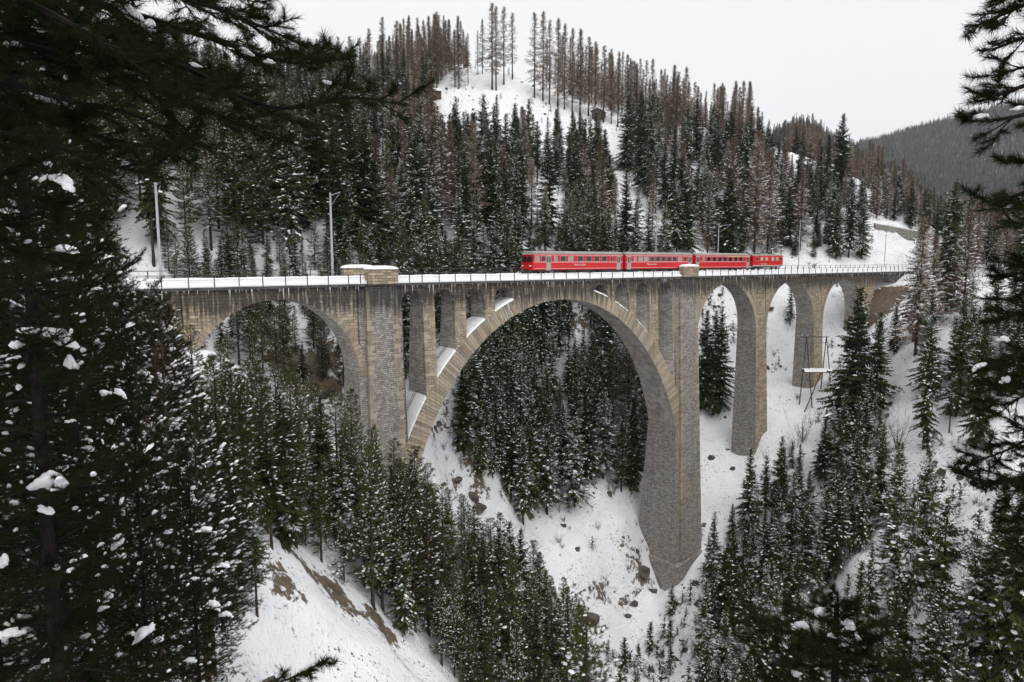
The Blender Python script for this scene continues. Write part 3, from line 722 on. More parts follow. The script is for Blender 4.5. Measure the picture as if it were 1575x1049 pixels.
m_ = MB(); m_.box(-L/2 + .15, L/2 - .15, -1.2, 1.2, .74, .95); m_.box(-1.3, 1.3, -1.15, 1.15, .3, .74); m_.build('underframe', M['roofgrey'], t)
for bx_ in (-3.4, 3.4): bogie(t, bx_, 1.15, .42)
for q in (-2.6, 2.6):
    pg = empty('pantograph', (q, 0, 3.4), t); m_ = MB()
    m_.box(-.8, .8, -.6, .6, 0, .10)
    for y in (-.45, .45): m_.tube((-.6, y, .1), (.55, y*.8, .34), .03, n=5); m_.tube((.55, y*.8, .34), (-.3, y*.7, .48), .025, n=5)
    m_.build('arm', M['darksteel'], pg)
    m_ = MB(); m_.tube((-.3, -.75, .5), (-.3, .75, .5), .035, n=6); m_.build('contact_shoe', M['darksteel'], pg)
m_ = MB(); m_.box(-1.4, 1.4, -.5, .5, 3.36, 3.58); m_.build('roof_box', M['roofgrey'], t)
for y in (-.62, .62):
    for xx in (-1, 1):
        m_ = MB(); xf = xx*(L/2 - .05); m_.box(min(xf, xf + xx*.03), max(xf, xf + xx*.03), y - .42, y + .42, 2.05, 2.72); m_.build('windscreen', M['glass'], t)

# ------------------------------------------------------------------ trees: forms
def sticks(P, Q, r0, r1):
    P = np.atleast_2d(P); Q = np.atleast_2d(Q); n = len(P); r0 = np.broadcast_to(r0, n); r1 = np.broadcast_to(r1, n)
    d = Q - P; d = d/np.maximum(np.linalg.norm(d, axis=1, keepdims=True), 1e-6)
    ref = np.where(np.abs(d[:, 2:3]) < .9, [[0, 0, 1.]], [[1., 0, 0]]); a = np.cross(d, ref); a /= np.linalg.norm(a, axis=1, keepdims=True); b = np.cross(d, a)
    V = np.empty((n, 6, 3))
    for k in range(3):
        e = math.cos(2.094*k)*a + math.sin(2.094*k)*b; V[:, k] = P + e*r0[:, None]; V[:, 3+k] = Q + e*r1[:, None]
    f = np.array([(0, 1, 4), (0, 4, 3), (1, 2, 5), (1, 5, 4), (2, 0, 3), (2, 3, 5)])
    return V.reshape(-1, 3), (f[None] + 6*np.arange(n)[:, None, None]).reshape(-1, 3)
def sprays(P, D, L, W, rs, droop=.0):
    """flat pointed twigs: two triangles each"""
    n = len(P); up = np.tile([0, 0, 1.], (n, 1)) + rs.normal(0, .45, (n, 3))
    s = np.cross(D, up); s /= np.maximum(np.linalg.norm(s, axis=1, keepdims=True), 1e-6)
    m = P + D*(L*.42)[:, None]; t = P + D*L[:, None] + np.array([0, 0, -1.])*(L*droop)[:, None]
    V = np.stack([P, m - s*(W/2)[:, None], t, m + s*(W/2)[:, None]], 1)
    f = np.array([(0, 1, 2), (0, 2, 3)])
    return V.reshape(-1, 3), (f[None] + 4*np.arange(n)[:, None, None]).reshape(-1, 3)
_pad = []
for rr, zz, of in ((1, 0, 0), (.92, .45, .2), (.6, .86, .4)):
    for k in range(8): _pad.append((rr*math.cos(k*math.pi/4 + of), rr*math.sin(k*math.pi/4 + of), zz))
_pad.append((0, 0, 1.0)); _pad = np.array(_pad)
_padf = []
for j in (0, 8):
    for k in range(8): _padf += [(j+k, j+(k+1) % 8, j+8+(k+1) % 8), (j+k, j+8+(k+1) % 8, j+8+k)]
_padf = np.array(_padf + [(16+k, 16+(k+1) % 8, 24) for k in range(8)])
def pads(C, D, hl, hw, th, rs):
    """lumps of snow lying along a branch"""
    n = len(C); D = D/np.linalg.norm(D, axis=1, keepdims=True); s = np.cross([0, 0, 1.], D); s /= np.maximum(np.linalg.norm(s, axis=1, keepdims=True), 1e-6); u = np.cross(D, s)
    T = _pad[None] * (1 + rs.normal(0, .13, (n, len(_pad), 1)))
    V = C[:, None] + T[:, :, 0:1]*D[:, None]*hl[:, None, None] + T[:, :, 1:2]*s[:, None]*hw[:, None, None] + T[:, :, 2:3]*u[:, None]*th[:, None, None]
    return V.reshape(-1, 3), (_padf[None] + len(_pad)*np.arange(n)[:, None, None]).reshape(-1, 3)
def cat(parts):
    V = []; F = []; n = 0
    for v, f in parts:
        if len(v) == 0: continue
        V.append(v); F.append(f + n); n += len(v)
    return (np.concatenate(V), np.concatenate(F)) if V else (np.zeros((0, 3)), np.zeros((0, 3), int))
def trunk_geo(H, r, rs, lean=.0, n=9, seg=8):
    zs = np.linspace(-.8, H, seg+1); V = []; F = []
    off = np.cumsum(rs.normal(0, .02*H/20, (seg+1, 2)), 0)*lean
    for i, z in enumerate(zs):
        t = max(0, z/H); rr = r*((1-t)**.8)*(1.25 if i == 0 else 1) + .012
        for k in range(n): V.append((off[i, 0] + rr*math.cos(2*math.pi*k/n), off[i, 1] + rr*math.sin(2*math.pi*k/n), z))
    for i in range(seg):
        for k in range(n):
            a = i*n+k; b = i*n+(k+1) % n; F += [(a, b, b+n), (a, b+n, a+n)]
    return np.array(V), np.array(F)
def spruce_form(seed, H=22.0, Lmax=2.9, zb=.10, dens=1.0, snow=.35, tw=1.0, taper=.8):
    rs = np.random.RandomState(seed); TP = []; TD = []; TL = []; TWd = []; SC_ = []; SD = []; SL = []; SWd = []; bP = []; bQ = []; bR = []
    z = H*zb; ph = rs.uniform(0, 6.28, 3)
    while z < H - .25:
        t = (z/H - zb)/(1-zb); L0 = Lmax*((1-t)**taper)*min(1, .6 + t*5) + .16
        for k in range(max(4, int(7.2*dens - 2*t))):
            az = rs.uniform(0, 2*math.pi); L = L0*rs.uniform(.55, 1.15)*(1.0 if rs.rand() > .08 else .4)*(1 + .22*math.sin(2*az + ph[0] + z*.5) + .12*math.sin(az + ph[1] - z*.8))
            o = np.array([math.cos(az), math.sin(az), 0]); sd = np.array([-o[1], o[0], 0])
            a = -.32 + .80*t + rs.normal(0, .09); b = .45*(1-t) + .05; zz = z + rs.uniform(-.3, .3)
            n = max(3, int(L/.23)); s = np.linspace(.10, 1, n); ax = o[None]*(L*s)[:, None] + np.array([0, 0, 1.])*(zz + L*(a*s - b*s*s + .22*s**3))[:, None]
            g = np.gradient(ax, axis=0); g /= np.linalg.norm(g, axis=1, keepdims=True)
            bP.append(np.r_[[[0, 0, zz]], ax[:-1]]); bQ.append(ax); bR.append(np.linspace(.035, .008, n))
            tl = np.minimum(.42*L + .20, 1.0)*(1.10 - .62*s)*tw
            for sg in (-1, 1):
                D = g*.62 + sd[None]*sg*.78 + np.array([0, 0, -.28]) + rs.normal(0, .16, (n, 3)); D /= np.linalg.norm(D, axis=1, keepdims=True)
                TP.append(ax); TD.append(D); TL.append(tl*rs.uniform(.65, 1.25, n)); TWd.append(.13 + .15*tl)
            D = g*.5 + np.array([0, 0, -.85]) + rs.normal(0, .2, (n, 3)); D /= np.linalg.norm(D, axis=1, keepdims=True)
            TP.append(ax); TD.append(D); TL.append(tl*.66*rs.uniform(.6, 1.25, n)); TWd.append(.12 + .10*tl)
            TP.append(ax[-1:]); TD.append(g[-1:]); TL.append(np.array([.32*tw])); TWd.append(np.array([.14]))
            if rs.rand() < snow and L > .45:
                for q in range(1 + int(rs.rand() < .6)):
                    s0 = rs.uniform(.35, .98); i = min(n-1, int(s0*n)); SC_.append(ax[i] + sd*rs.normal(0, .12) + [0, 0, .03]); SD.append(g[i] + sd*rs.normal(0, .3)); l_ = rs.uniform(.07, .20)*min(L, 2.2); SL.append(l_); SWd.append(l_*rs.uniform(.35, .8))
        z += (.54 - .26*t)/dens**.5
    cr = cat([sprays(np.concatenate(TP), np.concatenate(TD), np.concatenate(TL), np.concatenate(TWd), rs, .12), sticks(np.concatenate(bP), np.concatenate(bQ), np.concatenate(bR), np.concatenate(bR)*.8)])
    SL = np.array(SL); SWd = np.array(SWd)
    sn_ = pads(np.array(SC_), np.array(SD), SL, SWd, .07 + SWd*.40, rs) if len(SC_) else None
    return dict(H=H, trunk=trunk_geo(H, .010*H, rs), crown=cr, snow=sn_, tm='bark', cm='spruce')
def larch_form(seed, H=25.0, Lmax=2.3, zb=.22, dens=1.0, snow=.15, tw=.11):
    rs = np.random.RandomState(seed); P = []; Q = []; R_ = []; TP = []; TD = []; TL = []; SC_ = []; SD = []; SL = []; z = H*zb
    while z < H - .2:
        t = (z/H - zb)/(1-zb); L0 = Lmax*((1-t)**1.0)*min(1, .5 + t*3.5) + .06
        for k in range(int(4*dens) + 1):
            az = rs.uniform(0, 6.283); L = L0*rs.uniform(.45, 1.15); o = np.array([math.cos(az), math.sin(az), 0]); a = -.15 + .55*t + rs.normal(0, .15)
            n = max(3, int(L/.30)); s = np.linspace(.12, 1, n); zz = z + rs.uniform(-.3, .3)
            ax = o[None]*(L*s)[:, None] + np.array([0, 0, 1.])*(zz + L*(a*s - .30*(1-t)*s*s + .25*s**3))[:, None]; g = np.gradient(ax, axis=0); g /= np.linalg.norm(g, axis=1, keepdims=True)
            P.append(np.r_[[[0, 0, zz]], ax[:-1]]); Q.append(ax); R_.append(np.linspace(.030, .012, n))
            for q in range(4):
                D = g*.5 + rs.normal(0, .55, (n, 3)) + np.array([0, 0, -.40]); D /= np.linalg.norm(D, axis=1, keepdims=True)
                TP.append(ax); TD.append(D); TL.append(rs.uniform(.30, .80, n))
            if rs.rand() < snow:
                i = rs.randint(1, n); SC_.append(ax[i] + [0, 0, .03]); SD.append(g[i]); SL.append(rs.uniform(.2, .42)*min(1.3, L))
        z += (.62 - .26*t)/dens**.5
    TL = np.concatenate(TL)
    cr = cat([sticks(np.concatenate(P), np.concatenate(Q), np.concatenate(R_), np.concatenate(R_)*.8), sprays(np.concatenate(TP), np.concatenate(TD), TL, np.full(len(TL), tw), rs, .1)])
    SL = np.array(SL); sn_ = pads(np.array(SC_), np.array(SD), SL, SL*.3, .06 + SL*.12, rs) if len(SC_) else None
    return dict(H=H, trunk=trunk_geo(H, .0072*H, rs), crown=cr, snow=sn_, tm='bark', cm='larch')
def tufts(P, D, size, n_needles, wid, rs, spread=.75):
    """bunches of needles round each shoot"""
    m = len(P); D = D/np.linalg.norm(D, axis=1, keepdims=True)
    N = D[:, None] + rs.normal(0, spread, (m, n_needles, 3)); N /= np.linalg.norm(N, axis=2, keepdims=True)
    base = P[:, None] - D[:, None]*(rs.uniform(0, .9, (m, n_needles, 1))*size[:, None, None]); tip = base + N*(size[:, None, None]*rs.uniform(.75, 1.15, (m, n_needles, 1)))
    s = np.cross(N, rs.normal(0, 1, (m, n_needles, 3))); s /= np.maximum(np.linalg.norm(s, axis=2, keepdims=True), 1e-6); s *= wid/2
    V = np.stack([base - s, base + s, tip], 2).reshape(-1, 3); return V, np.arange(len(V)).reshape(-1, 3)
def pine_form(seed, H=19.0, Lmax=2.6, zb=.28, whorl=.62, nb=5, tuft=.26, nn=15, wid=.028, snow=.3, sub=.34, spread=.7, up=.35, mat='pine', trunk_r=.011, pad=1.0):
    rs = np.random.RandomState(seed); P = []; Q = []; R_ = []; tP = []; tD = []; SC_ = []; SD = []; SL = []; z = H*zb
    while z < H - .15:
        t = (z/H - zb)/(1-zb); L0 = Lmax*((1-t)**.62)*min(1, .55 + t*2.5) + .22
        for k in range(nb - int(t > .8)):
            az = rs.uniform(0, 6.283); L = L0*rs.uniform(.45, 1.15); o = np.array([math.cos(az), math.sin(az), 0]); sd = np.array([-o[1], o[0], 0])
            a = -.12 + up*t*1.6 + rs.normal(0, .14); n = max(3, int(L/.30)); s = np.linspace(.15, 1, n); zz = z + rs.uniform(-.22, .22)
            ax = o[None]*(L*s)[:, None] + sd[None]*(.12*L*rs.normal()*s*s)[:, None] + np.array([0, 0, 1.])*(zz + L*(a*s - .22*(1-t)*s*s + .24*s**3))[:, None]
            g = np.gradient(ax, axis=0); g /= np.linalg.norm(g, axis=1, keepdims=True)
            P.append(np.r_[[[0, 0, zz]], ax[:-1]]); Q.append(ax); R_.append(np.linspace(.012*L + .012, .008, n))
            for i in range(n):
                if s[i] < .3: continue
                for sg in (-1, 1):
                    l_ = (sub*L*(1.15 - s[i]) + tuft*.8)*rs.uniform(.5, 1.2); D = g[i]*.75 + sd*sg*.75 + rs.normal(0, .18, 3) + np.array([0, 0, .12]); D /= np.linalg.norm(D)
                    e = ax[i] + D*l_; P.append(ax[i][None]); Q.append(e[None]); R_.append(np.array([.008]))
                    m_ = max(1, int(l_/(tuft*.85)))
                    for j in range(m_): tP.append(ax[i] + D*l_*((j+1)/m_)); tD.append(D + [0, 0, .25])
            tP.append(ax[-1]); tD.append(g[-1] + [0, 0, .2])
            if rs.rand() < snow*1.3:
                for q in range(rs.randint(1, 4)):
                    i = rs.randint(n//3, n); SC_.append(ax[i] + sd*rs.normal(0, .16)*L*.5 + [0, 0, tuft*.10]); SD.append(g[i] + rs.normal(0, .4, 3)*[1, 1, .3]); SL.append(rs.uniform(.05, .17)*min(L, 1.5)*pad)
        z += whorl*(1 - .35*t)
    tP = np.array(tP); tD = np.array(tD)
    nd = tufts(tP, tD, np.full(len(tP), tuft)*rs.uniform(.8, 1.2, len(tP)), nn, wid, rs, spread)
    wood = sticks(np.concatenate(P), np.concatenate(Q), np.concatenate(R_), np.concatenate(R_)*.8)
    SL = np.array(SL); sn_ = pads(np.array(SC_), np.array(SD), SL, SL*rs.uniform(.35, .9, len(SL)), .02 + SL*.36, rs) if len(SC_) else None
    return dict(H=H, trunk=trunk_geo(H, trunk_r*H, rs, 1.0), crown=nd, wood=wood, snow=sn_, tm='bark', cm=mat)
def shrub_form(seed, H=2.6, n=16):
    rs = np.random.RandomState(seed); P = []; Q = []; R_ = []
    for k in range(n):
        az = rs.uniform(0, 6.283); p = np.array([rs.normal(0, .12), rs.normal(0, .12), -.2]); d = np.array([.35*math.cos(az), .35*math.sin(az), 1.0]); L = H*rs.uniform(.5, 1)
        for i in range(5):
            q = p + d*L/5; P.append(p); Q.append(q); R_.append(.022*(1 - i/5.5))
            if i > 0:
                for j in range(2): e = d + rs.normal(0, .55, 3); P.append(q); Q.append(q + e*L*.16); R_.append(.009)
            p = q; d = d + rs.normal(0, .13, 3)
    return dict(H=H, trunk=None, crown=sticks(np.array(P), np.array(Q), np.array(R_), np.array(R_)*.7), snow=None, tm='bark', cm='bark')
def forge(name, f):
    """the shared meshes of one form"""
    o = dict(H=f['H'])
    if f['trunk'] is not None: o['trunk'] = tri_mesh(name + '_trunk', *f['trunk'], M[f['tm']], smooth=True)
    if f.get('wood'): o['branches'] = tri_mesh(name + '_branches', *f['wood'], M[f['tm']])
    o['crown'] = tri_mesh(name + '_crown', *f['crown'], M[f['cm']])
    if f['snow']: o['snow'] = tri_mesh(name + '_snow', *f['snow'], M['snow'], smooth=True)
    return o
def joined(name, f):
    """one mesh of the whole form, for the uncountable rest of the forest"""
    parts = []; mi = []; mats = [M[f['tm']], M[f['cm']], M['snow']]
    for k, g in ((0, f['trunk']), (0, f.get('wood')), (1, f['crown']), (2, f['snow'])):
        if g: parts.append(g); mi += [k]*len(g[1])
    v, fc = cat(parts); return tri_mesh(name, v, fc, mats, mi)
RAW = {'spruce': [spruce_form(1, 22, 3.6, .08, .95, .16), spruce_form(2, 24, 3.1, .06, 1.0, .10), spruce_form(3, 20, 3.5, .10, .95, .5), spruce_form(4, 22, 3.0, .14, .9, .75, .95), spruce_form(5, 21, 4.2, .05, 1.1, .25, 1.15, .9), spruce_form(6, 23, 2.7, .32, .85, .3, .95, .6), spruce_form(7, 8, 1.9, .04, 1.2, .4, .8, .9)],
       'larch': [larch_form(11, 25, 3.6, .14, 1.0, .15, .075), larch_form(12, 27, 3.2, .22, .9, .1, .075), larch_form(13, 22, 3.6, .10, 1.3, .8, .07), larch_form(14, 20, 3.3, .08, 1.2, .9, .07), larch_form(15, 24, 2.9, .28, .85, .12, .075)],
       'pine': [pine_form(21, Lmax=2.9, zb=.08, nb=6, nn=18, snow=.35), pine_form(22, 21, 2.5, .14, nb=6, snow=.3, nn=18), pine_form(23, 17, 3.2, .05, nb=6, snow=.55, nn=18), pine_form(24, 19, 2.4, .17, nb=6, snow=.8, nn=18), pine_form(25, 6.5, 1.5, .08, .4, 5, .2, 15, .022, .5)],
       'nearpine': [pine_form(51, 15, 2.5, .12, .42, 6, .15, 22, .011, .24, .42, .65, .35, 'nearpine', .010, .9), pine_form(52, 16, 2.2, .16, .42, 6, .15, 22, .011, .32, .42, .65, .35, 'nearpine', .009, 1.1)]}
FORMS = {k: [forge(k, f) for f in v] for k, v in RAW.items()}
FORMS['shrub'] = [forge('shrub', shrub_form(31)), forge('shrub', shrub_form(32, 3.6, 9))]

# ------------------------------------------------------------------ trees: where they stand
_BOX = {}
def inside(poly, x, y):
    b = _BOX.get(id(poly))
    if b is None: b = _BOX[id(poly)] = (min(p[0] for p in poly), max(p[0] for p in poly), min(p[1] for p in poly), max(p[1] for p in poly))
    if not (b[0] <= x <= b[1] and b[2] <= y <= b[3]): return False
    c = False; n = len(poly); j = n-1
    for i in range(n):
        xi, yi = poly[i]; xj, yj = poly[j]
        if (yi > y) != (yj > y) and x < (xj-xi)*(y-yi)/(yj-yi) + xi: c = not c
        j = i
    return c
TREES = []                                   # kind, form, x, y, z, height, spin
rt = random.Random(5)
class Spread:
    def __init__(s, d): s.d = d; s.g = {}
    def ok(s, x, y, k=1.0):
        d = s.d*k; i, j = int(x//s.d), int(y//s.d)
        for a in range(i-2, i+3):
            for b in range(j-2, j+3):
                for q in s.g.get((a, b), ()):
                    if (q[0]-x)**2 + (q[1]-y)**2 < d*d: return False
        s.g.setdefault((i, j), []).append((x, y)); return True
OCC = Spread(4.0)
def put(kind, form, x, y, H, spin=None, zone=''):
    TREES.append((kind, form, x, y, gz(x, y), H, rt.uniform(0, 6.283) if spin is None else spin, zone))
def off_bridge(x, y): return y < -6 or y > 10.5 or x > 216 or x < -2
def plant(kind, form, px, py, hpx, zone, r0=8.0):
    """a tree whose foot is seen at px, py and that stands hpx tall in the picture"""
    p = hit(px, py, r0)
    if p is None or not off_bridge(p[0], p[1]): return
    H = hpx*np.linalg.norm(p - CAM)/FPX*.99; OCC.ok(p[0], p[1], .3); put(kind, form, p[0], p[1], H, None, zone)
CLEAR_HILL = [[(655, 150), (690, 116), (735, 100), (800, 118), (905, 162), (965, 198), (962, 262), (905, 262), (890, 250), (800, 250), (740, 240), (680, 205)],
              [(905, 200), (948, 205), (968, 260), (1003, 330), (1020, 390), (958, 390), (945, 330), (920, 260)],
              [(800, 288), (872, 283), (884, 345), (806, 352)], [(655, 378), (820, 372), (832, 404), (640, 406)], [(968, 325), (1042, 332), (1042, 396), (962, 396)],
              [(1330, 345), (1355, 335), (1452, 372), (1452, 404), (1300, 404)], [(560, 255), (600, 262), (612, 325), (572, 305)], [(1170, 300), (1200, 300), (1205, 345), (1172, 340)], [(420, 395), (425, 395), (425, 404), (420, 404)]]
HILL = [(-250, 130), (300, 120), (480, 135), (600, 118), (735, 100), (860, 140), (1000, 182), (1200, 236), (1345, 296), (1452, 362), (1452, 406), (1200, 408), (800, 406), (560, 408), (-250, 420)]
BACK_LOW = [(250, 405), (1030, 405), (1030, 790), (900, 845), (860, 905), (690, 830), (640, 705), (618, 560), (560, 640), (520, 660), (250, 650)]
CLEAR_LOW = [[(628, 555), (700, 535), (730, 600), (700, 690), (690, 810), (640, 760), (612, 690)], [(930, 765), (1010, 755), (1010, 905), (890, 905)], [(700, 690), (735, 720), (720, 800), (690, 800)]]
RIGHT_FAR = [(1345, 296), (1400, 330), (1452, 362), (1452, 420), (1800, 440), (1800, 330), (1420, 335)]
FRONT_L = [(250, 540), (345, 545), (470, 640), (560, 700), (650, 745), (760, 850), (900, 985), (950, 1060), (980, 1400), (700, 1400), (694, 1049), (652, 1000), (600, 962), (540, 905), (430, 838), (400, 860), (400, 1400), (60, 1400), (60, 540)]
FRONT_R = [(1083, 830), (1130, 745), (1250, 700), (1290, 600), (1335, 500), (1400, 452), (1700, 430), (1900, 1500), (1050, 1500), (1075, 960)]
CLEAR_FR = [[(1360, 620), (1420, 600), (1470, 690), (1400, 780), (1350, 720)], [(1420, 860), (1480, 850), (1480, 1049), (1410, 1049)], [(1240, 740), (1280, 760), (1260, 880), (1235, 860)]]
KEEP = [(262, 380), (1395, 380), (1395, 432), (1330, 462), (1296, 520), (1290, 600), (1262, 640), (1200, 650), (1186, 705), (1092, 800), (1078, 880), (1064, 1049), (940, 1049), (890, 905), (800, 800), (700, 752), (650, 705), (622, 690), (600, 690), (560, 612), (520, 604), (430, 560), (335, 515), (285, 450)]
def crest_y(px): return float(np.interp(px, [0, 300, 480, 600, 662, 735, 800, 860, 920, 1000, 1100, 1200, 1290, 1345], [140, 135, 140, 125, 128, 104, 122, 146, 172, 188, 210, 240, 268, 300]))
# explicit, from what the photograph singles out
for a in [(612, 152, 108), (590, 150, 112), (628, 150, 100), (648, 152, 90), (672, 135, 82), (700, 134, 80), (706, 136, 76), (757, 138, 122), (763, 139, 118), (775, 130, 108), (788, 122, 92), (796, 118, 94), (812, 118, 90), (822, 150, 120), (835, 155, 125), (845, 160, 118),
          (858, 162, 122), (868, 168, 120), (880, 172, 118), (892, 176, 120), (905, 178, 112), (915, 184, 110), (928, 188, 108), (940, 190, 98), (950, 195, 96), (720, 128, 70), (735, 115, 62), (742, 113, 75), (570, 150, 96), (555, 150, 82), (540, 152, 86), (520, 152, 74), (500, 152, 70), (480, 152, 78)]:
    plant('larch', rt.choice((0, 1, 4)), a[0], a[1], a[2], 'crest')
for a in [(745, 292, 142, 0), (760, 262, 98, 1), (720, 268, 90, 4), (795, 300, 110, 1), (813, 268, 112, 0), (826, 285, 96, 5), (855, 262, 90, 0), (880, 275, 100, 4), (895, 300, 112, 1), (965, 262, 118, 4), (985, 290, 120, 0), (1000, 300, 130, 1), (640, 240, 110, 4), (1055, 300, 125, 0), (1035, 330, 130, 1),
          (1290, 312, 120, 4), (1270, 320, 100, 1), (905, 372, 98, 3), (1325, 398, 92, 0), (1305, 396, 100, 3), (1285, 398, 90, 2)]:
    plant('spruce', a[3], a[0], a[1], a[2], 'hill')
for a in [(1160, 388, 172, 2), (1123, 372, 150, 2), (1203, 350, 118, 3), (1088, 388, 112, 3), (925, 378, 130, 3), (945, 388, 112, 2), (1180, 395, 150, 3), (1230, 385, 110, 2)]: plant('larch', a[3], a[0], a[1], a[2], 'hill')
for a in [(1083, 628, 148, 4), (1106, 634, 160, 0), (1098, 600, 120, 2), (1215, 500, 66, 3), (1225, 585, 62, 0), (1100, 660, 40, 6), (1180, 620, 40, 6), (1185, 585, 36, 6), (1278, 478, 70, 0), (1290, 482, 60, 1)]: plant('spruce', a[3], a[0], a[1], a[2], 'arches')
for a in [(1310, 665, 225, 4), (1345, 640, 160, 2), (1265, 740, 98, 2), (1425, 600, 150, 0), (1350, 560, 80, 3), (1375, 545, 80, 2), (1405, 525, 165, 3), (1455, 480, 190, 0), (1420, 690, 190, 3), (1470, 640, 150, 2), (1500, 690, 190, 0),
          (1100, 790, 110, 5), (1125, 800, 120, 3), (1150, 820, 140, 2), (1175, 815, 120, 5), (1215, 870, 150, 5), (1240, 840, 120, 2), (1285, 890, 170, 3), (1330, 830, 150, 0), (1370, 940, 210, 3), (1390, 1000, 230, 5), (1095, 920, 140, 3), (1110, 1010, 170, 2), (1140, 960, 150, 2), (1415, 900, 200, 4), (1440, 1010, 230, 5), (1485, 1049, 240, 3), (1530, 960, 200, 0), (1545, 1049, 260, 4), (1330, 1030, 190, 3), (1220, 1010, 160, 2), (1180, 1040, 180, 3)]:
    plant('spruce', a[3], a[0], a[1], a[2]*.9, 'right_bank', 60)
for a in [(1408, 545, 180, 3), (1430, 500, 120, 2), (1480, 500, 150, 3)]: plant('larch', a[3], a[0], a[1], a[2], 'right_bank', 60)
for a in [(1235, 678, 40, 0), (1228, 688, 44, 1), (1380, 690, 46, 0), (1365, 705, 40, 1), (1215, 700, 30, 0)]: plant('shrub', a[3], a[0], a[1], a[2], 'shrubs')
for a in [(1150, 690, 42, 6), (1165, 692, 40, 6), (1175, 696, 36, 6), (1190, 700, 34, 6), (1095, 660, 36, 6), (1050, 905, 34, 6), (1025, 905, 32, 6), (990, 960, 40, 6), (1000, 1000, 44, 6), (1030, 990, 36, 6), (920, 1000, 46, 6), (960, 1030, 50, 6), (1270, 660, 30, 6), (1425, 690, 40, 6), (1090, 690, 34, 6)]: plant('spruce', a[3], a[0], a[1], a[2], 'saplings', 60)
for a in [(372, 600, 130), (390, 590, 100), (358, 590, 112), (330, 600, 100), (425, 560, 76), (455, 545, 72), (470, 610, 60), (500, 560, 80), (510, 615, 56), (410, 520, 52), (480, 520, 50), (440, 500, 40)]: plant('pine', rt.randrange(4), a[0], a[1], a[2], 'left_arch', 82)
for a in [(545, 790, 185), (520, 770, 160), (575, 800, 140), (608, 800, 125), (640, 850, 160), (660, 830, 118), (490, 760, 165), (460, 740, 160), (430, 760, 190), (400, 740, 180), (300, 640, 130), (330, 690, 130), (278, 640, 150), (360, 760, 170)]: plant('pine', rt.randrange(4), a[0], a[1], a[2], 'left_bank', 40)
# the rest, strewn over the slopes with gaps
def strew(n, box, dist, accept):
    for _ in range(n):
        x, y = rt.uniform(box[0], box[1]), rt.uniform(box[2], box[3])
        if not off_bridge(x, y): continue
        z = gz(x, y); px, py, dep = project((x, y, z))
        if dep < 12: continue
        g = vn1(x, y, 24, 21)
        r = accept(px, py, x, y, g)
        if r is None: continue
        kind, form, H, zone, keep = r[:5]; H *= float(np.interp(px, [1000, 1150, 1300, 1450], [1, .92, .72, .64])) if y > 11 and zone in ('hill', 'crest', 'right_far') else 1.0; dm = (r[5] if len(r) > 5 else 1.0)*(.72 if y > 11 and px > 1120 and zone != 'crest' else 1.0)
        if keep:
            bad = False
            for q in (.35, .6, .8, 1.0):
                u, v, _d = project((x, y, z + H*q))
                if inside(KEEP, u, v): bad = True; break
            if bad: continue
        sx = (gz(x+3, y) - gz(x-3, y))/6; sy = (gz(x, y+3) - gz(x, y-3))/6
        if OCC.ok(x, y, dm*dist*rt.uniform(.75, 1.25)/4.0/(1 + sx*sx + sy*sy)**.5): put(kind, form, x, y, H, None, zone)
def on_hill(px, py, x, y, g):
    if y < 11: return None
    if inside(HILL, px, py):
        for c in CLEAR_HILL:
            if inside(c, px, py): return None
        if g < -.27 and px > 550: return None
        d = py - crest_y(px)
        if (px > 560 and d < 26) or (px > 930 and d < 34 and rt.random() < .6):
            if g < -.18 or vn1(x, y, 13, 55) < -.04: return None
            return ('larch', rt.choice((0, 1, 4, 0)), rt.uniform(13, 29), 'crest', False, .5) if rt.random() < .85 else ('spruce', rt.choice((0, 1, 4)), rt.uniform(10, 18), 'hill', False)
        u = rt.random()
        if px < 560 and u < .45: return ('pine', rt.randrange(4), rt.uniform(13, 20), 'hill', False)
        if u < .22: return ('larch', rt.choice((0, 2, 3)), rt.uniform(15, 24), 'hill', False)
        if u < .36: return ('pine', rt.randrange(4), rt.uniform(12, 18), 'hill', False)
        return ('spruce', rt.choice((0, 0, 1, 1, 2, 3, 4, 4, 5)), rt.uniform(14, 26)*(1.0 if rt.random() > .22 else .55), 'hill', False)
    if inside(RIGHT_FAR, px, py):
        if rt.random() < .6: return ('larch', rt.choice((2, 3, 0)), rt.uniform(13, 20), 'right_far', False)
        return ('spruce', rt.randrange(6), rt.uniform(13, 21), 'right_far', False)
    return None
def below(px, py, x, y, g):
    if y < 10 or not inside(BACK_LOW, px, py): return None
    for c in CLEAR_LOW:
        if inside(c, px, py): return None
    if g < -.33: return None
    if px < 600: return (('pine', rt.randrange(4)) if rt.random() < .6 else ('spruce', rt.choice((2, 3, 5)))) + (rt.uniform(4.5, 11), 'left_arch', False, .62)
    if rt.random() < .3: return ('pine', rt.randrange(4), rt.uniform(12, 18), 'great_arch', False)
    return ('spruce', rt.choice((2, 2, 2, 3, 3, 3, 4, 5)), rt.uniform(9, 20), 'great_arch', False)
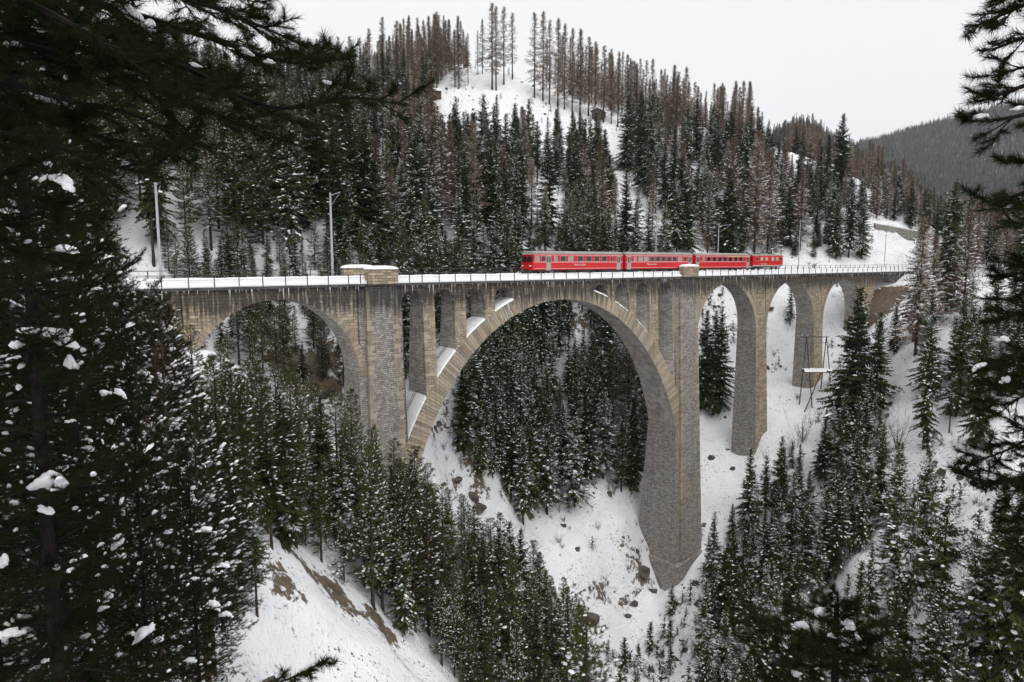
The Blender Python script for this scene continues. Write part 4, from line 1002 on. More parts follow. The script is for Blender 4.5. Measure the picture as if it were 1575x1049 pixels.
def front(px, py, x, y, g):
    if y > -6: return None
    r = math.hypot(x - CAM[0], y - CAM[1])
    if px < 1000 and inside(FRONT_L, px, py):
        if r < 46 or (px > 640 and r < 68): return None
        if 120 < px < 330 and project((x, y, gz(x, y) + 15))[1] < np.interp(px, [120, 200, 250, 330], [330, 420, 455, 520]): return None
        if rt.random() < .3: return ('spruce', rt.choice((0, 2, 3, 5, 1)), rt.uniform(7, 15), 'left_bank', True)
        return ('pine', rt.choice((0, 0, 1, 1, 2, 3)) if rt.random() > .12 else 4, rt.uniform(6, 10) if rt.random() < .3 else rt.uniform(10, 16.5), 'left_bank', True)
    if inside(FRONT_R, px, py) and math.hypot(x - CAM[0], y - CAM[1]) > 74:
        for c in CLEAR_FR:
            if inside(c, px, py): return None
        if g < -.10 or rt.random() < .86: return None
        if rt.random() < .18: return ('spruce', 6, rt.uniform(3, 6), 'saplings', True)
        return ('spruce', rt.choice((2, 2, 3, 3, 3, 5, 0)), rt.uniform(7, 16), 'right_bank', True)
    return None
strew(9000, (-110, 90, 11, 200), 3.9, on_hill)
strew(34000, (-110, 360, 11, 330), 5.2, on_hill)
strew(26000, (190, 480, -60, 240), 5.0, lambda px, py, x, y, g: on_hill(px, py, x, max(y, 11.1), g) if px > 1340 else None)
strew(5000, (12, 62, 11, 48), 4.9, below)
strew(16000, (15, 150, 11, 110), 4.9, below)
strew(30000, (-12, 190, -70, -6), 2.9, front)
def close_left(px, py, x, y, g):
    r = math.hypot(x - CAM[0], y - CAM[1])
    if not (15 < r < 48) or px > 380 or px < -160: return None
    H = rt.uniform(10, 15) if r > 24 else rt.uniform(8, 12)
    for q in (.1, .3, .5, .7, .9):
        u, v, d = project((x, y, gz(x, y) + H*q))
        if u + 3.3*(H/15)*(1 - q)**.6*FPX/d > np.interp(v, [0, 400, 520, 600, 800, 1049], [222, 230, 280, 325, 395, 430]): return None
    return ('nearpine', rt.randrange(2), H, 'near_left', True)
strew(4000, (-40, 30, -70, -30), 2.6, close_left)
def gorge_floor(px, py, x, y, g):
    if math.hypot(x - CAM[0], y - CAM[1]) < 80: return None
    if inside([(870, 860), (985, 790), (990, 900), (1075, 930), (1075, 1060), (900, 1060)], px, py) or inside([(1085, 660), (1130, 640), (1130, 790), (1085, 820)], px, py) or inside([(1185, 600), (1240, 640), (1240, 740), (1185, 720)], px, py):
        return ('spruce', rt.choice((6, 6, 3, 5)), rt.uniform(2.5, 7.5), 'saplings', False)
strew(5000, (60, 190, -40, 30), 6.0, gorge_floor)

SCRUB = []
def scrub(n, box, ok):
    for _ in range(n):
        x, y = rt.uniform(box[0], box[1]), rt.uniform(box[2], box[3])
        if not off_bridge(x, y) and rt.random() < .8: continue
        z = gz(x, y); px, py, dep = project((x, y, z))
        if dep > 30 and ok(px, py) and vn1(x, y, 11, 44) > -.05: SCRUB.append((x, y, z))
scrub(5200, (50, 205, -60, 60), lambda px, py: (880 < px < 1340 and 430 < py < 1150) or (600 < px < 1000 and 450 < py < 900) or (1340 < px < 1650 and 480 < py < 1150))
scrub(2600, (20, 300, 11, 260), lambda px, py: 300 < px < 1450 and 105 < py < 440)
scrub(900, (5, 55, -62, -20), lambda px, py: 410 < px < 700 and 850 < py < 1060)
scrub(900, (60, 130, -25, 30), lambda px, py: 860 < px < 1100 and 780 < py < 1060)

# ------------------------------------------------------------------ trees: built one by one, the small rest as one mass
def seen_size(T):
    k, f, x, y, z, H, sp, zone = T; u, v, d = project((x, y, z + H*.6)); s = H*FPX/d
    vis = 1.0 if (-60 < u < PW + 60 and v < PH + 200 and v > -150) else .05 if -450 < u < PW + 450 else 0
    return s*vis
LIMIT = {'spruce': 298, 'larch': 290, 'pine': 215, 'shrub': 20, 'nearpine': 85}
BYK = {}
for T in sorted(TREES, key=seen_size, reverse=True): BYK.setdefault(T[0], []).append(T)
SINGLE = []; REST = []
for k, L_ in BYK.items(): SINGLE += L_[:LIMIT[k]]; REST += L_[LIMIT[k]:]
REST = [T for T in REST if seen_size(T) > 2]
COLS = [(120, 'at the left edge'), (215, 'left of the leftmost mast'), (320, 'above the leftmost mast'), (400, 'right of the leftmost mast'), (470, 'left of the second mast'), (555, 'above the second mast'), (620, 'above the left refuge'), (680, 'right of the left refuge'), (740, 'ahead of the train'), (800, 'just ahead of the train'), (880, 'above the train front'), (955, 'above the first coach'), (1005, 'above the second coach'), (1060, 'above the middle refuge'), (1150, 'above the third coach'), (1200, 'above the locomotive'), (1250, 'right of the locomotive'), (1300, 'well right of the locomotive'), (1360, 'above the last arch'), (1430, 'above the right deck end'), (9999, 'beyond the deck end')]
def where(T):
    kind, form, x, y, z, H, sp, zone = T; u, v, d = project((x, y, z)); um, vm, d = project((x, y, z + H/2))
    col = next(t for lim, t in COLS if um < lim)
    if zone in ('crest',): return 'on the crest ' + col
    if zone in ('hill', 'right_far'):
        row = 'high on the hill' if v < 220 else 'halfway up the hill' if v < 290 else 'low on the hill' if v < 360 else 'close behind the track'
        return row + ' ' + col
    if zone == 'left_arch': return 'in the left arch opening' if um > 300 else 'behind the left abutment'
    if zone == 'arches': return 'seen through the right-hand side arches'
    if zone == 'great_arch':
        row = 'high' if v < 560 else 'midway' if v < 690 else 'low'; side = 'left' if um < 760 else 'middle' if um < 880 else 'right'
        return row + ' in the great arch, ' + side + ' part'
    if zone == 'saplings': return 'on open snow by the right great pier' if um < 1140 else 'on open snow right of the piers'
    if zone == 'near_left': return 'close by ' + ('at the left edge' if um < 40 else 'near the left edge' if um < 110 else 'left of the leftmost mast' if um < 180 else 'below the leftmost mast' if um < 250 else 'before the left arch') + (', upper' if vm < 500 else ', lower')
    if zone == 'shrubs': return 'on the snow below the timber pole frame'
    if zone == 'left_bank':
        c = 'at the left edge' if um < 250 else 'left of the left arch' if um < 340 else 'before the left arch' if um < 480 else 'before the left pier' if um < 570 else 'right of the left pier' if um < 660 else 'below the great arch' if um < 760 else 'at the gorge bottom'
        row = '' if vm < 660 else ', mid-bank' if vm < 800 else ', low on the bank' if vm < 950 else ', at the bottom edge'
        return c + row
    row = 'beside the slim piers' if vm < 600 else 'midway on the right bank' if vm < 780 else 'low on the right bank'
    c = 'next to the great pier' if um < 1130 else 'left of the pole frame' if um < 1220 else 'below the pole frame' if um < 1290 else 'below the last arches' if um < 1400 else 'near the right edge'
    return row + ' ' + c
ADJ = {'spruce': ['dark', 'slim dark', 'snow-flecked', 'snow-laden', 'broad dark', 'long-stemmed', 'small'], 'larch': ['bare brown', 'tall bare', 'snowy bare', 'snow-covered bare', 'thin bare'], 'pine': ['olive', 'tall olive', 'snow-flecked olive', 'snowy olive', 'small olive'], 'shrub': ['leafless', 'tall leafless'], 'nearpine': ['deep green', 'snowy deep green']}
GRP = {'crest': 'larches along the crest of the hill', 'hill': 'trees on the hill behind the viaduct', 'right_far': 'trees on the far right slope', 'left_arch': 'trees seen through the left arch', 'arches': 'trees seen through the right side arches', 'great_arch': 'trees seen through the great arch', 'saplings': 'young trees on open snow', 'shrubs': 'bare shrubs on the snow', 'left_bank': 'pines on the left bank before the viaduct', 'right_bank': 'trees on the right bank before the viaduct', 'near_left': 'dark pines close by on the left'}
LABELS = {}
for T in SINGLE: LABELS.setdefault('%s %s %s' % (ADJ[T[0]][T[1]], 'pine' if T[0] == 'nearpine' else T[0], where(T)), []).append(T)
ORD = ['leftmost', 'second from left', 'third from left', 'fourth from left', 'fifth from left', 'sixth from left', 'seventh from left', 'eighth from left', 'ninth from left', 'tenth from left', 'eleventh from left', 'twelfth from left', '13th from left', '14th from left', '15th from left', '16th from left', '17th from left', '18th from left', '19th from left', '20th from left']
_ = ['leftmost', 'second from left', 'third from left', 'fourth from left', 'fifth from left', 'sixth from left', 'seventh from left', 'eighth from left', 'ninth from left', 'tenth from left', 'eleventh from left', 'twelfth from left']
def grow(T, label):
    kind, form, x, y, z, H, sp, zone = T; F = FORMS[kind][form]; s = H/F['H']
    r_ = bpy.data.objects.new({'shrub': 'bare_shrub', 'nearpine': 'pine_tree'}.get(kind, kind + '_tree'), None); COL.objects.link(r_); r_.empty_display_size = .3
    r_.location = (x, y, z - .1); r_.rotation_euler = (0, 0, sp); wd = rt.uniform(.82, 1.28)*(1.2 if kind == 'larch' else 1); r_.scale = (s*wd, s*wd, s)
    tag(r_, label, 'tree' if kind != 'shrub' else 'shrub', GRP[zone])
    for part in ('trunk', 'branches', 'crown', 'snow'):
        if part not in F: continue
        o = bpy.data.objects.new(part, F[part]); COL.objects.link(o); o.parent = r_
        if part in ('snow', 'branches'): o['kind'] = 'stuff'
for lab, L_ in LABELS.items():
    L_.sort(key=lambda T: project((T[2], T[3], T[4] + T[5]*.5))[0])
    for i, T in enumerate(L_):
        grow(T, lab if len(L_) == 1 else lab + ', ' + ORD[i] if len(L_) <= 20 else lab)
def mass(name, label, rows, forms, category):
    """rows: x, y, z, scale, spin, form index; one object that sets a copy of a form on each point"""
    coll = bpy.data.collections.new(name + '_forms')
    for i, me in enumerate(forms): coll.objects.link(bpy.data.objects.new('%s_form_%02d' % (name, i), me))
    me = bpy.data.meshes.new(name); A = np.array(rows, float); me.vertices.add(len(A)); me.vertices.foreach_set('co', A[:, :3].astype(np.float32).ravel())
    for nm, ty, col in (('siz', 'FLOAT', 3), ('spin', 'FLOAT', 4), ('form', 'INT', 5)):
        q = me.attributes.new(nm, ty, 'POINT'); q.data.foreach_set('value', A[:, col].astype(np.int32 if ty == 'INT' else np.float32))
    o = link(name, me); tag(o, label, category, None, 'stuff')
    g = bpy.data.node_groups.new(name, 'GeometryNodeTree'); g.interface.new_socket('Geometry', in_out='INPUT', socket_type='NodeSocketGeometry'); g.interface.new_socket('Geometry', in_out='OUTPUT', socket_type='NodeSocketGeometry')
    N = g.nodes; gi, go = N.new('NodeGroupInput'), N.new('NodeGroupOutput'); ci = N.new('GeometryNodeCollectionInfo'); ci.inputs['Collection'].default_value = coll; ci.inputs['Separate Children'].default_value = True; ci.inputs['Reset Children'].default_value = True
    ip = N.new('GeometryNodeInstanceOnPoints'); ip.inputs['Pick Instance'].default_value = True
    def attr(nm, ty):
        a = N.new('GeometryNodeInputNamedAttribute'); a.data_type = ty; a.inputs['Name'].default_value = nm; return a.outputs['Attribute']
    cx = N.new('ShaderNodeCombineXYZ'); g.links.new(attr('spin', 'FLOAT'), cx.inputs[2])
    er = N.new('FunctionNodeEulerToRotation'); g.links.new(cx.outputs[0], er.inputs[0])
    g.links.new(gi.outputs[0], ip.inputs['Points']); g.links.new(ci.outputs[0], ip.inputs['Instance']); g.links.new(attr('form', 'INT'), ip.inputs['Instance Index'])
    g.links.new(er.outputs[0], ip.inputs['Rotation']); g.links.new(attr('siz', 'FLOAT'), ip.inputs['Scale']); g.links.new(ip.outputs[0], go.inputs[0])
    md = o.modifiers.new('forest', 'NODES'); md.node_group = g; return o
FK = [('nearpine', i) for i in range(2)] + [('spruce', i) for i in range(7)] + [('larch', i) for i in range(5)] + [('pine', i) for i in range(5)]
JF = [joined('forest_' + k, RAW[k][i]) for k, i in FK]
if REST: mass('forest', 'smaller spruces, larches and pines filling the wooded slopes', [(T[2], T[3], T[4] - .1, T[5]/RAW[T[0]][T[1]]['H'], T[6], FK.index((T[0], T[1]))) for T in REST if T[0] != 'shrub'], JF, 'forest')
# knee-high growth and stones that poke through the snow
def stone(seed):
    rs = np.random.RandomState(seed); V, F = [], []
    P = np.array([(1, 0, 0), (.3, .9, 0), (-.8, .6, 0), (-.8, -.6, 0), (.3, -.9, 0), (.5, .2, .55), (-.3, .4, .6), (-.2, -.45, .5)])*rs.uniform(.7, 1.2, (8, 3)); P[:5, 2] = -.35
    F = [(0, 1, 5), (1, 2, 6), (1, 6, 5), (2, 3, 6), (3, 7, 6), (3, 4, 7), (4, 0, 7), (0, 5, 7), (5, 6, 7)]
    return tri_mesh('scrub_stone', P*[.8, .6, .7], F, M['rock'])
sform = [stone(1), stone(2), stone(3)] + [joined('scrub_bush', shrub_form(35 + i, 1.1 + .5*i, 14)) for i in range(2)] + [joined('scrub_spruce', spruce_form(38, 2.2, .8, .02, 1.0, .5, .45))]
mass('scrub', 'stones, dry bushes and seedlings poking through the snow on the slopes', [(x, y, z, rt.choice((.35, .5, .5, .7, 1.0, 1.5)) if i % 5 < 3 else rt.uniform(.5, 1.3), rt.uniform(0, 6.28), (0, 1, 2, 3, 4, 5)[rt.choice((0, 1, 2, 3, 4, 3, 4, 5, 5, 5))]) for i, (x, y, z) in enumerate(SCRUB)], sform, 'scrub')
# the wood on the far mountainside
far_forms = [joined('far_spruce', spruce_form(41, 20, 2.8, .06, .42, .25, 1.9)), joined('far_spruce', spruce_form(42, 18, 2.6, .06, .42, .8, 1.9)), joined('far_larch', larch_form(43, 20, 2.6, .1, .5, .5)), joined('far_larch', larch_form(44, 22, 2.4, .15, .5, .2))]
rows = []
for FV, n_, u1 in ((FARV, 46000, 1.0), (FARV2, 6000, 1.0)):
    n, m = FV.shape[:2]; tri = 0
    for _ in range(n_):
        a, b = rt.uniform(0, n-1.001), (rt.random()**1.25)*(m-1.001); i, j = int(a), int(b); fa, fb = a-i, b-j
        p = (FV[i, j]*(1-fa)*(1-fb) + FV[i+1, j]*fa*(1-fb) + FV[i, j+1]*(1-fa)*fb + FV[i+1, j+1]*fa*fb)
        if vn1(p[0], p[1], 90, 33) < -.36: continue
        rows.append((p[0], p[1], p[2] - .5, rt.uniform(.7, 1.4), rt.uniform(0, 6.28), rt.choice((0, 1, 1, 1, 2, 2))))
mass('distant_forest', 'hazy larch and spruce wood covering the far mountainside', rows, far_forms, 'forest')
print('TREES', {k: len(v) for k, v in BYK.items()}, 'single', len(SINGLE), 'rest', len(REST), 'far', len(rows))

# ------------------------------------------------------------------ the pines within arm's reach of the lens
def smooth_path(P, n):
    P = np.array(P, float); P = np.r_[[2*P[0]-P[1]], P, [2*P[-1]-P[-2]]]; out_ = []; m = len(P)-3
    for q in np.linspace(0, m - 1e-6, n):
        i = int(q); t = q-i; a, b, c, d = P[i], P[i+1], P[i+2], P[i+3]
        out_.append(.5*((2*b) + (c-a)*t + (2*a-5*b+4*c-d)*t*t + (3*b-3*c+d-a)*t**3))
    return np.array(out_)
def near_branch(parent, pts, r0, sub, seed, nn=34, nl=.088, wid=.0046, gap=.10, start=.08, hang=-.05):
    """one bough: wood, needles as its sub-part"""
    rs = np.random.RandomState(seed); pts = [at(*p) for p in pts]; L = sum(np.linalg.norm(b-a) for a, b in zip(pts[:-1], pts[1:]))
    n = max(8, int(L/.09)); ax = smooth_path(pts, n); g = np.gradient(ax, axis=0); g /= np.linalg.norm(g, axis=1, keepdims=True)
    P = [ax[:-1]]; Q = [ax[1:]]; R_ = [np.linspace(r0, .006, n-1)]; tP = []; tD = []
    def shoot(p, d, l_, lev):
        k = max(3, int(l_/.06)); q = p; d = d/np.linalg.norm(d); last = p
        for i in range(k):
            d = d + rs.normal(0, .10, 3) + np.array([0, 0, .05]); d /= np.linalg.norm(d); q = last + d*(l_/k)
            P.append(last[None]); Q.append(q[None]); R_.append(np.array([max(.0022, .0055*(1 - i/k)*(1 if lev else 1.4))]))
            if i > k*.25: tP.append(q); tD.append(d)
            if lev == 0 and i > 0 and rs.rand() < .75:
                s_ = np.cross(d, [0, 0, 1.]); s_ /= np.linalg.norm(s_); shoot(q, d*.7 + s_*rs.choice((-1, 1))*.8 + rs.normal(0, .2, 3), l_*rs.uniform(.28, .5), 1)
            last = q
    dist = 0
    for i in range(1, n):
        dist += np.linalg.norm(ax[i]-ax[i-1]); f = i/(n-1)
        if f < start or dist < gap: continue
        dist = 0
        s_ = np.cross(g[i], [0, 0, 1.]); s_ /= max(1e-6, np.linalg.norm(s_))
        for sg in (-1, 1):
            if rs.rand() < .12: continue
            shoot(ax[i], g[i]*.75 + s_*sg*rs.uniform(.5, 1) + np.array([0, 0, rs.normal(hang, .28)]), sub*(1.15 - .7*f)*rs.uniform(.45, 1.1), 0)
    for i in range(int(n*.6), n): tP.append(ax[i]); tD.append(g[i])
    P = np.concatenate(P); Q = np.concatenate(Q); R_ = np.concatenate(R_)
    b = link('branch', tri_mesh('branch', *sticks(P, Q, R_, R_*.85), M['darkbark']), parent)
    tP = np.array(tP); tD = np.array(tD)
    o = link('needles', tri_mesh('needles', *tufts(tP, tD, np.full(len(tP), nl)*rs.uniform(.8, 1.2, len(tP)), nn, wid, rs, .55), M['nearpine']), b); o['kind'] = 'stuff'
    return b
_ico = None
def lump(parent, px, py, r, w_px, h_px, seed, tilt=0.0):
    """a pillow of snow caught on the boughs"""
    global _ico
    if _ico is None:
        import bmesh
        bm = bmesh.new(); bmesh.ops.create_icosphere(bm, subdivisions=3, radius=1.0); bm.verts.ensure_lookup_table()
        _ico = (np.array([v.co[:] for v in bm.verts]), np.array([[v.index for v in f.verts] for f in bm.faces])); bm.free()
    V, F = _ico; rs = np.random.RandomState(seed); c = at(px, py, r + .05); s = r/FPX*.85; parts = []
    for k in range(7):
        u, v = (0, 0) if k == 0 else (rs.uniform(-.75, .75), rs.uniform(-.6, .5)); sz = .62 if k == 0 else rs.uniform(.25, .5)*(1 - .3*abs(u)); D = np.zeros(len(V))
        for _ in range(10):
            q = rs.normal(0, 1, 3); q /= np.linalg.norm(q); f_ = rs.uniform(2, 11); D += np.sin(V @ q*f_ + rs.uniform(0, 6.3))*.5/f_
        W = V*(1 + D[:, None]*.8)*sz; W[:, 2] = np.where(W[:, 2] < 0, W[:, 2]*.45, W[:, 2]); W[:, 0] += u; W[:, 1] += rs.uniform(-.4, .4); W[:, 2] += v*.6 - .35*u*u
        loc = W[:, 0:1]*_RT*w_px/2*s + W[:, 2:3]*np.array([0, 0, 1.])*h_px/2*s*1.2 + W[:, 1:2]*np.array([_FW[0], _FW[1], 0])*w_px*.40*s
        parts.append((c + loc + (W[:, 0:1]*w_px/2*s)*tilt*np.array([0, 0, 1.]), F))
    o = link('snow_pillow', tri_mesh('snow_pillow', *cat(parts), M['snow'], smooth=True), parent)
def near_trunk(parent, path, r0, r1):
    m_ = MB(); p = smooth_path([at(*q) for q in path], 14); rr = np.linspace(r0, r1, 14)
    for i in range(13): m_.tube(p[i], p[i+1], rr[i], rr[i+1], 10, caps=False)
    return m_.build('trunk', M['darkbark'], parent, True)
# tree whose boughs hang across the upper left
tl = empty('pine_tree', at(-260, 2500, 6.0)); tag(tl, 'large dark pine whose snowy boughs hang across the upper left corner', 'tree')
tl.location = (0, 0, 0)
near_trunk(tl, [(-260, 2200, 5.6), (-250, 1000, 5.6), (-240, 100, 5.7), (-230, -500, 5.8)], .20, .10)
BO = [([(-240, -100, 5.0), (-60, -40, 4.8), (80, 20, 4.7), (180, 80, 4.7), (250, 130, 4.7)], .03, .6), ([(-200, -20, 6.2), (-20, 20, 6.2), (110, 70, 6.2), (240, 120, 6.2), (350, 150, 6.2), (440, 180, 6.2)], .03, .6), ([(0, -120, 5.5), (150, -60, 5.4), (260, -10, 5.3), (350, 20, 5.3), (420, 60, 5.3)], .03, .55), ([(-240, 180, 5.5), (-80, 160, 5.4), (50, 180, 5.3), (170, 215, 5.3), (250, 225, 5.3), (310, 210, 5.3)], .03, .55), ([(-240, -60, 5.7), (20, -30, 5.6), (200, 20, 5.5), (330, 60, 5.4), (440, 95, 5.3), (525, 92, 5.2)], .050, .62), ([(60, -20, 5.6), (180, 60, 5.3), (300, 110, 5.1), (420, 165, 5.0), (540, 150, 4.9), (625, 162, 4.9)], .036, .50),
      ([(-240, 20, 5.7), (0, 60, 5.4), (150, 100, 5.2), (270, 150, 5.1), (370, 190, 5.0), (470, 228, 5.0)], .040, .52), ([(-240, 60, 5.7), (-40, 110, 5.2), (90, 150, 5.0), (200, 175, 5.0), (280, 215, 5.0)], .034, .52),
      ([(-100, -160, 6.0), (120, -60, 6.0), (280, -10, 5.9), (400, 40, 5.8), (480, 75, 5.7)], .034, .50), ([(-240, 120, 5.7), (-60, 190, 5.0), (60, 215, 4.9), (150, 250, 4.9), (235, 268, 4.9)], .030, .48),
      ([(-150, -60, 6.3), (40, 20, 6.4), (160, 40, 6.4), (250, 80, 6.4), (330, 120, 6.4)], .030, .55), ([(-200, -200, 6.5), (0, -80, 6.6), (150, -40, 6.6), (300, -30, 6.6), (380, 0, 6.6)], .030, .55),
      ([(-240, 170, 6.0), (-50, 110, 6.1), (60, 90, 6.1), (150, 130, 6.1)], .028, .55), ([(-240, 250, 6.0), (-60, 260, 5.6), (40, 300, 5.5), (130, 330, 5.5)], .028, .5), ([(-240, 330, 6.0), (-80, 340, 5.6), (20, 380, 5.5), (110, 400, 5.5)], .028, .5),
      ([(-220, -150, 5.3), (-60, -60, 5.2), (60, 20, 5.1), (140, 60, 5.1), (230, 110, 5.1)], .028, .55), ([(-240, 60, 5.3), (-80, 60, 5.2), (30, 100, 5.1), (110, 175, 5.1)], .028, .55)]
for i, (p, r_, s_) in enumerate(BO): near_branch(tl, p, r_, s_, 100+i)
for k, (px, py, w_, h_, ti) in enumerate([(205, 22, 40, 34, -.6), (228, 38, 30, 24, -.2), (312, 32, 46, 24, -.4), (330, 48, 24, 18, -.5), (80, 149, 34, 26, -.3), (262, 62, 24, 22, 0), (215, 118, 40, 16, -.5), (250, 95, 22, 18, -.2), (445, 214, 38, 12, -.5), (378, 80, 26, 14, -.3), (20, 70, 30, 20, 0), (60, 45, 24, 12, -.2), (150, 30, 24, 14, .2), (300, 100, 22, 10, -.3), (415, 95, 18, 10, 0), (508, 128, 26, 9, -.2)]):
    lump(tl, px, py, 5.25, w_, h_, 300+k, ti)
# the close dark trees that fill the left edge
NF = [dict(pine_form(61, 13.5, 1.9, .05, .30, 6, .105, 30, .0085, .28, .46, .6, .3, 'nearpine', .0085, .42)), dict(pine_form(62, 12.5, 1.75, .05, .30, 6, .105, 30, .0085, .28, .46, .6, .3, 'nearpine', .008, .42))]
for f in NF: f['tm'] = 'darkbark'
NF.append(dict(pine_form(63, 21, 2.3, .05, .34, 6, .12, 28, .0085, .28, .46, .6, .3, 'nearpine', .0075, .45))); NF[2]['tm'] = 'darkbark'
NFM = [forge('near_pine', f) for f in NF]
def near_pine(k, px, r, top_py, label, lumps=(), wide=1.0):
    d = at(px, 401, r); g0 = gz(d[0], d[1]); zt = at(px, top_py, r)[2]; F = NFM[k]; H = zt - g0 + .2; s = H/F['H']
    t = empty('pine_tree', (0, 0, 0)); tag(t, label, 'tree', 'dark pines close by on the left')
    for part in ('trunk', 'branches', 'crown', 'snow'):
        o = bpy.data.objects.new(part, F[part]); COL.objects.link(o); o.parent = t; o.location = (d[0], d[1], g0 - .2); o.scale = (max(s, .8)*wide, max(s, .8)*wide, s); o.rotation_euler = (0, 0, px*.7)
        if part in ('snow', 'branches'): o['kind'] = 'stuff'
    for q, (lx, ly, lw, lh, ti) in enumerate(lumps): lump(t, lx, ly, r - .35, lw, lh, int(px) + q*7 + 1000, ti)
near_pine(0, 186, 11.5, 450, 'near-black pine with a thick bare stem left of the snow bank', [(222, 975, 46, 32, .7), (178, 838, 26, 26, .4), (185, 605, 26, 18, -.3), (160, 605, 22, 14, -.2), (165, 920, 24, 20, .3), (245, 985, 20, 16, .2)], .42)
near_pine(1, 268, 14.0, 680, 'slim near-black pine with bare stem beside the snow bank', [(345, 870, 26, 12, 0), (330, 930, 24, 18, -.4), (300, 890, 14, 8, 0), (350, 945, 18, 12, -.4), (292, 1015, 26, 9, .1), (315, 815, 30, 10, 0)], .6)
near_pine(2, 40, 10.0, -700, 'near-black pine at the left edge with big snow pillows', [(92, 278, 42, 28, -.4), (100, 385, 40, 20, -.2), (92, 522, 56, 40, -.5), (40, 508, 40, 12, 0), (27, 530, 26, 18, -.4), (78, 738, 56, 44, .2), (110, 560, 24, 26, -.6), (75, 785, 30, 14, -.5), (15, 975, 40, 24, .2), (102, 315, 24, 10, 0), (12, 325, 26, 14, 0), (2, 865, 24, 26, 0)], .74)
near_pine(2, 98, 15.0, -250, 'dark pine between the left-edge pine and the tall bare-stemmed pine', [(105, 430, 26, 14, 0), (150, 445, 18, 10, 0), (140, 690, 24, 14, -.2), (60, 640, 20, 14, 0), (125, 850, 22, 12, 0)], .6)
near_pine(2, -70, 12.0, -600, 'dark pine mostly outside the left edge', [])
near_pine(1, 130, 21.0, 400, 'dark pine right in front of the left end of the deck', [(150, 430, 22, 14, -.4), (160, 505, 22, 10, -.2)], .6)
# boughs from the right edge
tr = empty('pine_tree', (0, 0, 0)); tag(tr, 'dark pine reaching in from the right edge against the sky', 'tree')
near_trunk(tr, [(1760, 2200, 6.6), (1755, 1000, 6.6), (1745, 100, 6.6), (1740, -500, 6.6)], .20, .11)
BR = [([(1745, -60, 6.6), (1640, -20, 6.5), (1575, 8, 6.5), (1520, 32, 6.4), (1496, 42, 6.4)], .030, .36), ([(1745, -140, 6.6), (1620, -50, 6.6), (1555, -8, 6.5), (1522, 4, 6.5)], .028, .36), ([(1745, 20, 6.6), (1640, 40, 6.6), (1575, 58, 6.6), (1520, 80, 6.5)], .026, .34),
      ([(1745, 90, 6.6), (1650, 110, 6.5), (1580, 130, 6.4), (1530, 148, 6.4), (1508, 146, 6.4)], .030, .40), ([(1745, 140, 6.6), (1640, 160, 6.3), (1570, 178, 6.2), (1520, 186, 6.2), (1480, 186, 6.2)], .030, .36), ([(1745, 200, 6.6), (1650, 225, 6.5), (1590, 245, 6.5), (1548, 250, 6.5)], .024, .30),
      ([(1745, 250, 6.6), (1650, 275, 6.3), (1580, 295, 6.2), (1530, 312, 6.2), (1508, 305, 6.2)], .032, .42), ([(1745, 290, 6.6), (1650, 320, 6.2), (1590, 345, 6.1), (1545, 340, 6.1)], .028, .42), ([(1745, 120, 6.9), (1640, 100, 7), (1570, 105, 7), (1525, 120, 7)], .024, .36)]
for i, (p, r_, s_) in enumerate(BR): near_branch(tr, p, r_, s_, 200+i)
for k, (px, py, w_, h_, ti) in enumerate([(1510, 180, 30, 13, 0), (1572, 308, 26, 14, .1), (1548, 318, 22, 8, .2), (1565, 168, 24, 10, 0)]): lump(tr, px, py, 6.2, w_, h_, 420+k, ti)
t2 = empty('pine_tree', (0, 0, 0)); tag(t2, 'dark snowy pine along the right edge below the far mountain', 'tree')
near_trunk(t2, [(1640, 2400, 9), (1635, 1100, 9), (1628, 640, 9), (1622, 380, 9)], .12, .03)
B2 = [([(1624, 420, 9), (1575, 412, 8.8), (1530, 425, 8.6), (1512, 418, 8.6)], .02, .42), ([(1625, 470, 9), (1570, 480, 8.6), (1525, 488, 8.5)], .022, .5), ([(1627, 520, 9), (1575, 535, 8.6), (1530, 560, 8.4), (1490, 570, 8.3)], .024, .5), ([(1629, 590, 9), (1570, 600, 8.5), (1525, 622, 8.4), (1500, 615, 8.3)], .024, .5),
      ([(1631, 650, 9), (1570, 670, 8.5), (1520, 695, 8.4), (1470, 712, 8.3)], .026, .5), ([(1632, 720, 9), (1570, 730, 8.4), (1510, 740, 8.2), (1465, 732, 8.1)], .026, .5), ([(1633, 790, 9), (1580, 800, 8.5), (1540, 820, 8.4)], .024, .5), ([(1634, 850, 9), (1580, 880, 8.6), (1550, 900, 8.5)], .024, .45), ([(1635, 930, 9), (1590, 960, 8.6), (1556, 985, 8.5)], .024, .45),
      ([(1625, 450, 9.4), (1580, 440, 9.6), (1545, 455, 9.7)], .02, .45), ([(1627, 560, 9.4), (1580, 570, 9.6), (1535, 590, 9.7)], .02, .45), ([(1630, 690, 9.4), (1585, 700, 9.6), (1530, 770, 9.7)], .02, .45)]
for i, (p, r_, s_) in enumerate(B2): near_branch(t2, [(u + 22, v, w_) for u, v, w_ in p], r_, s_, 240+i, 30, .095, .007, .08)
for k, (px, py, w_, h_, ti) in enumerate([(1484, 565, 24, 14, .5), (1540, 568, 22, 8, .2), (1522, 522, 18, 14, 0), (1524, 585, 16, 16, 0), (1568, 520, 20, 16, 0), (1515, 718, 26, 10, .1), (1570, 978, 24, 10, 0), (1566, 540, 20, 9, 0)]): lump(t2, px + 22, py, 8.3, w_, h_, 440+k, ti)
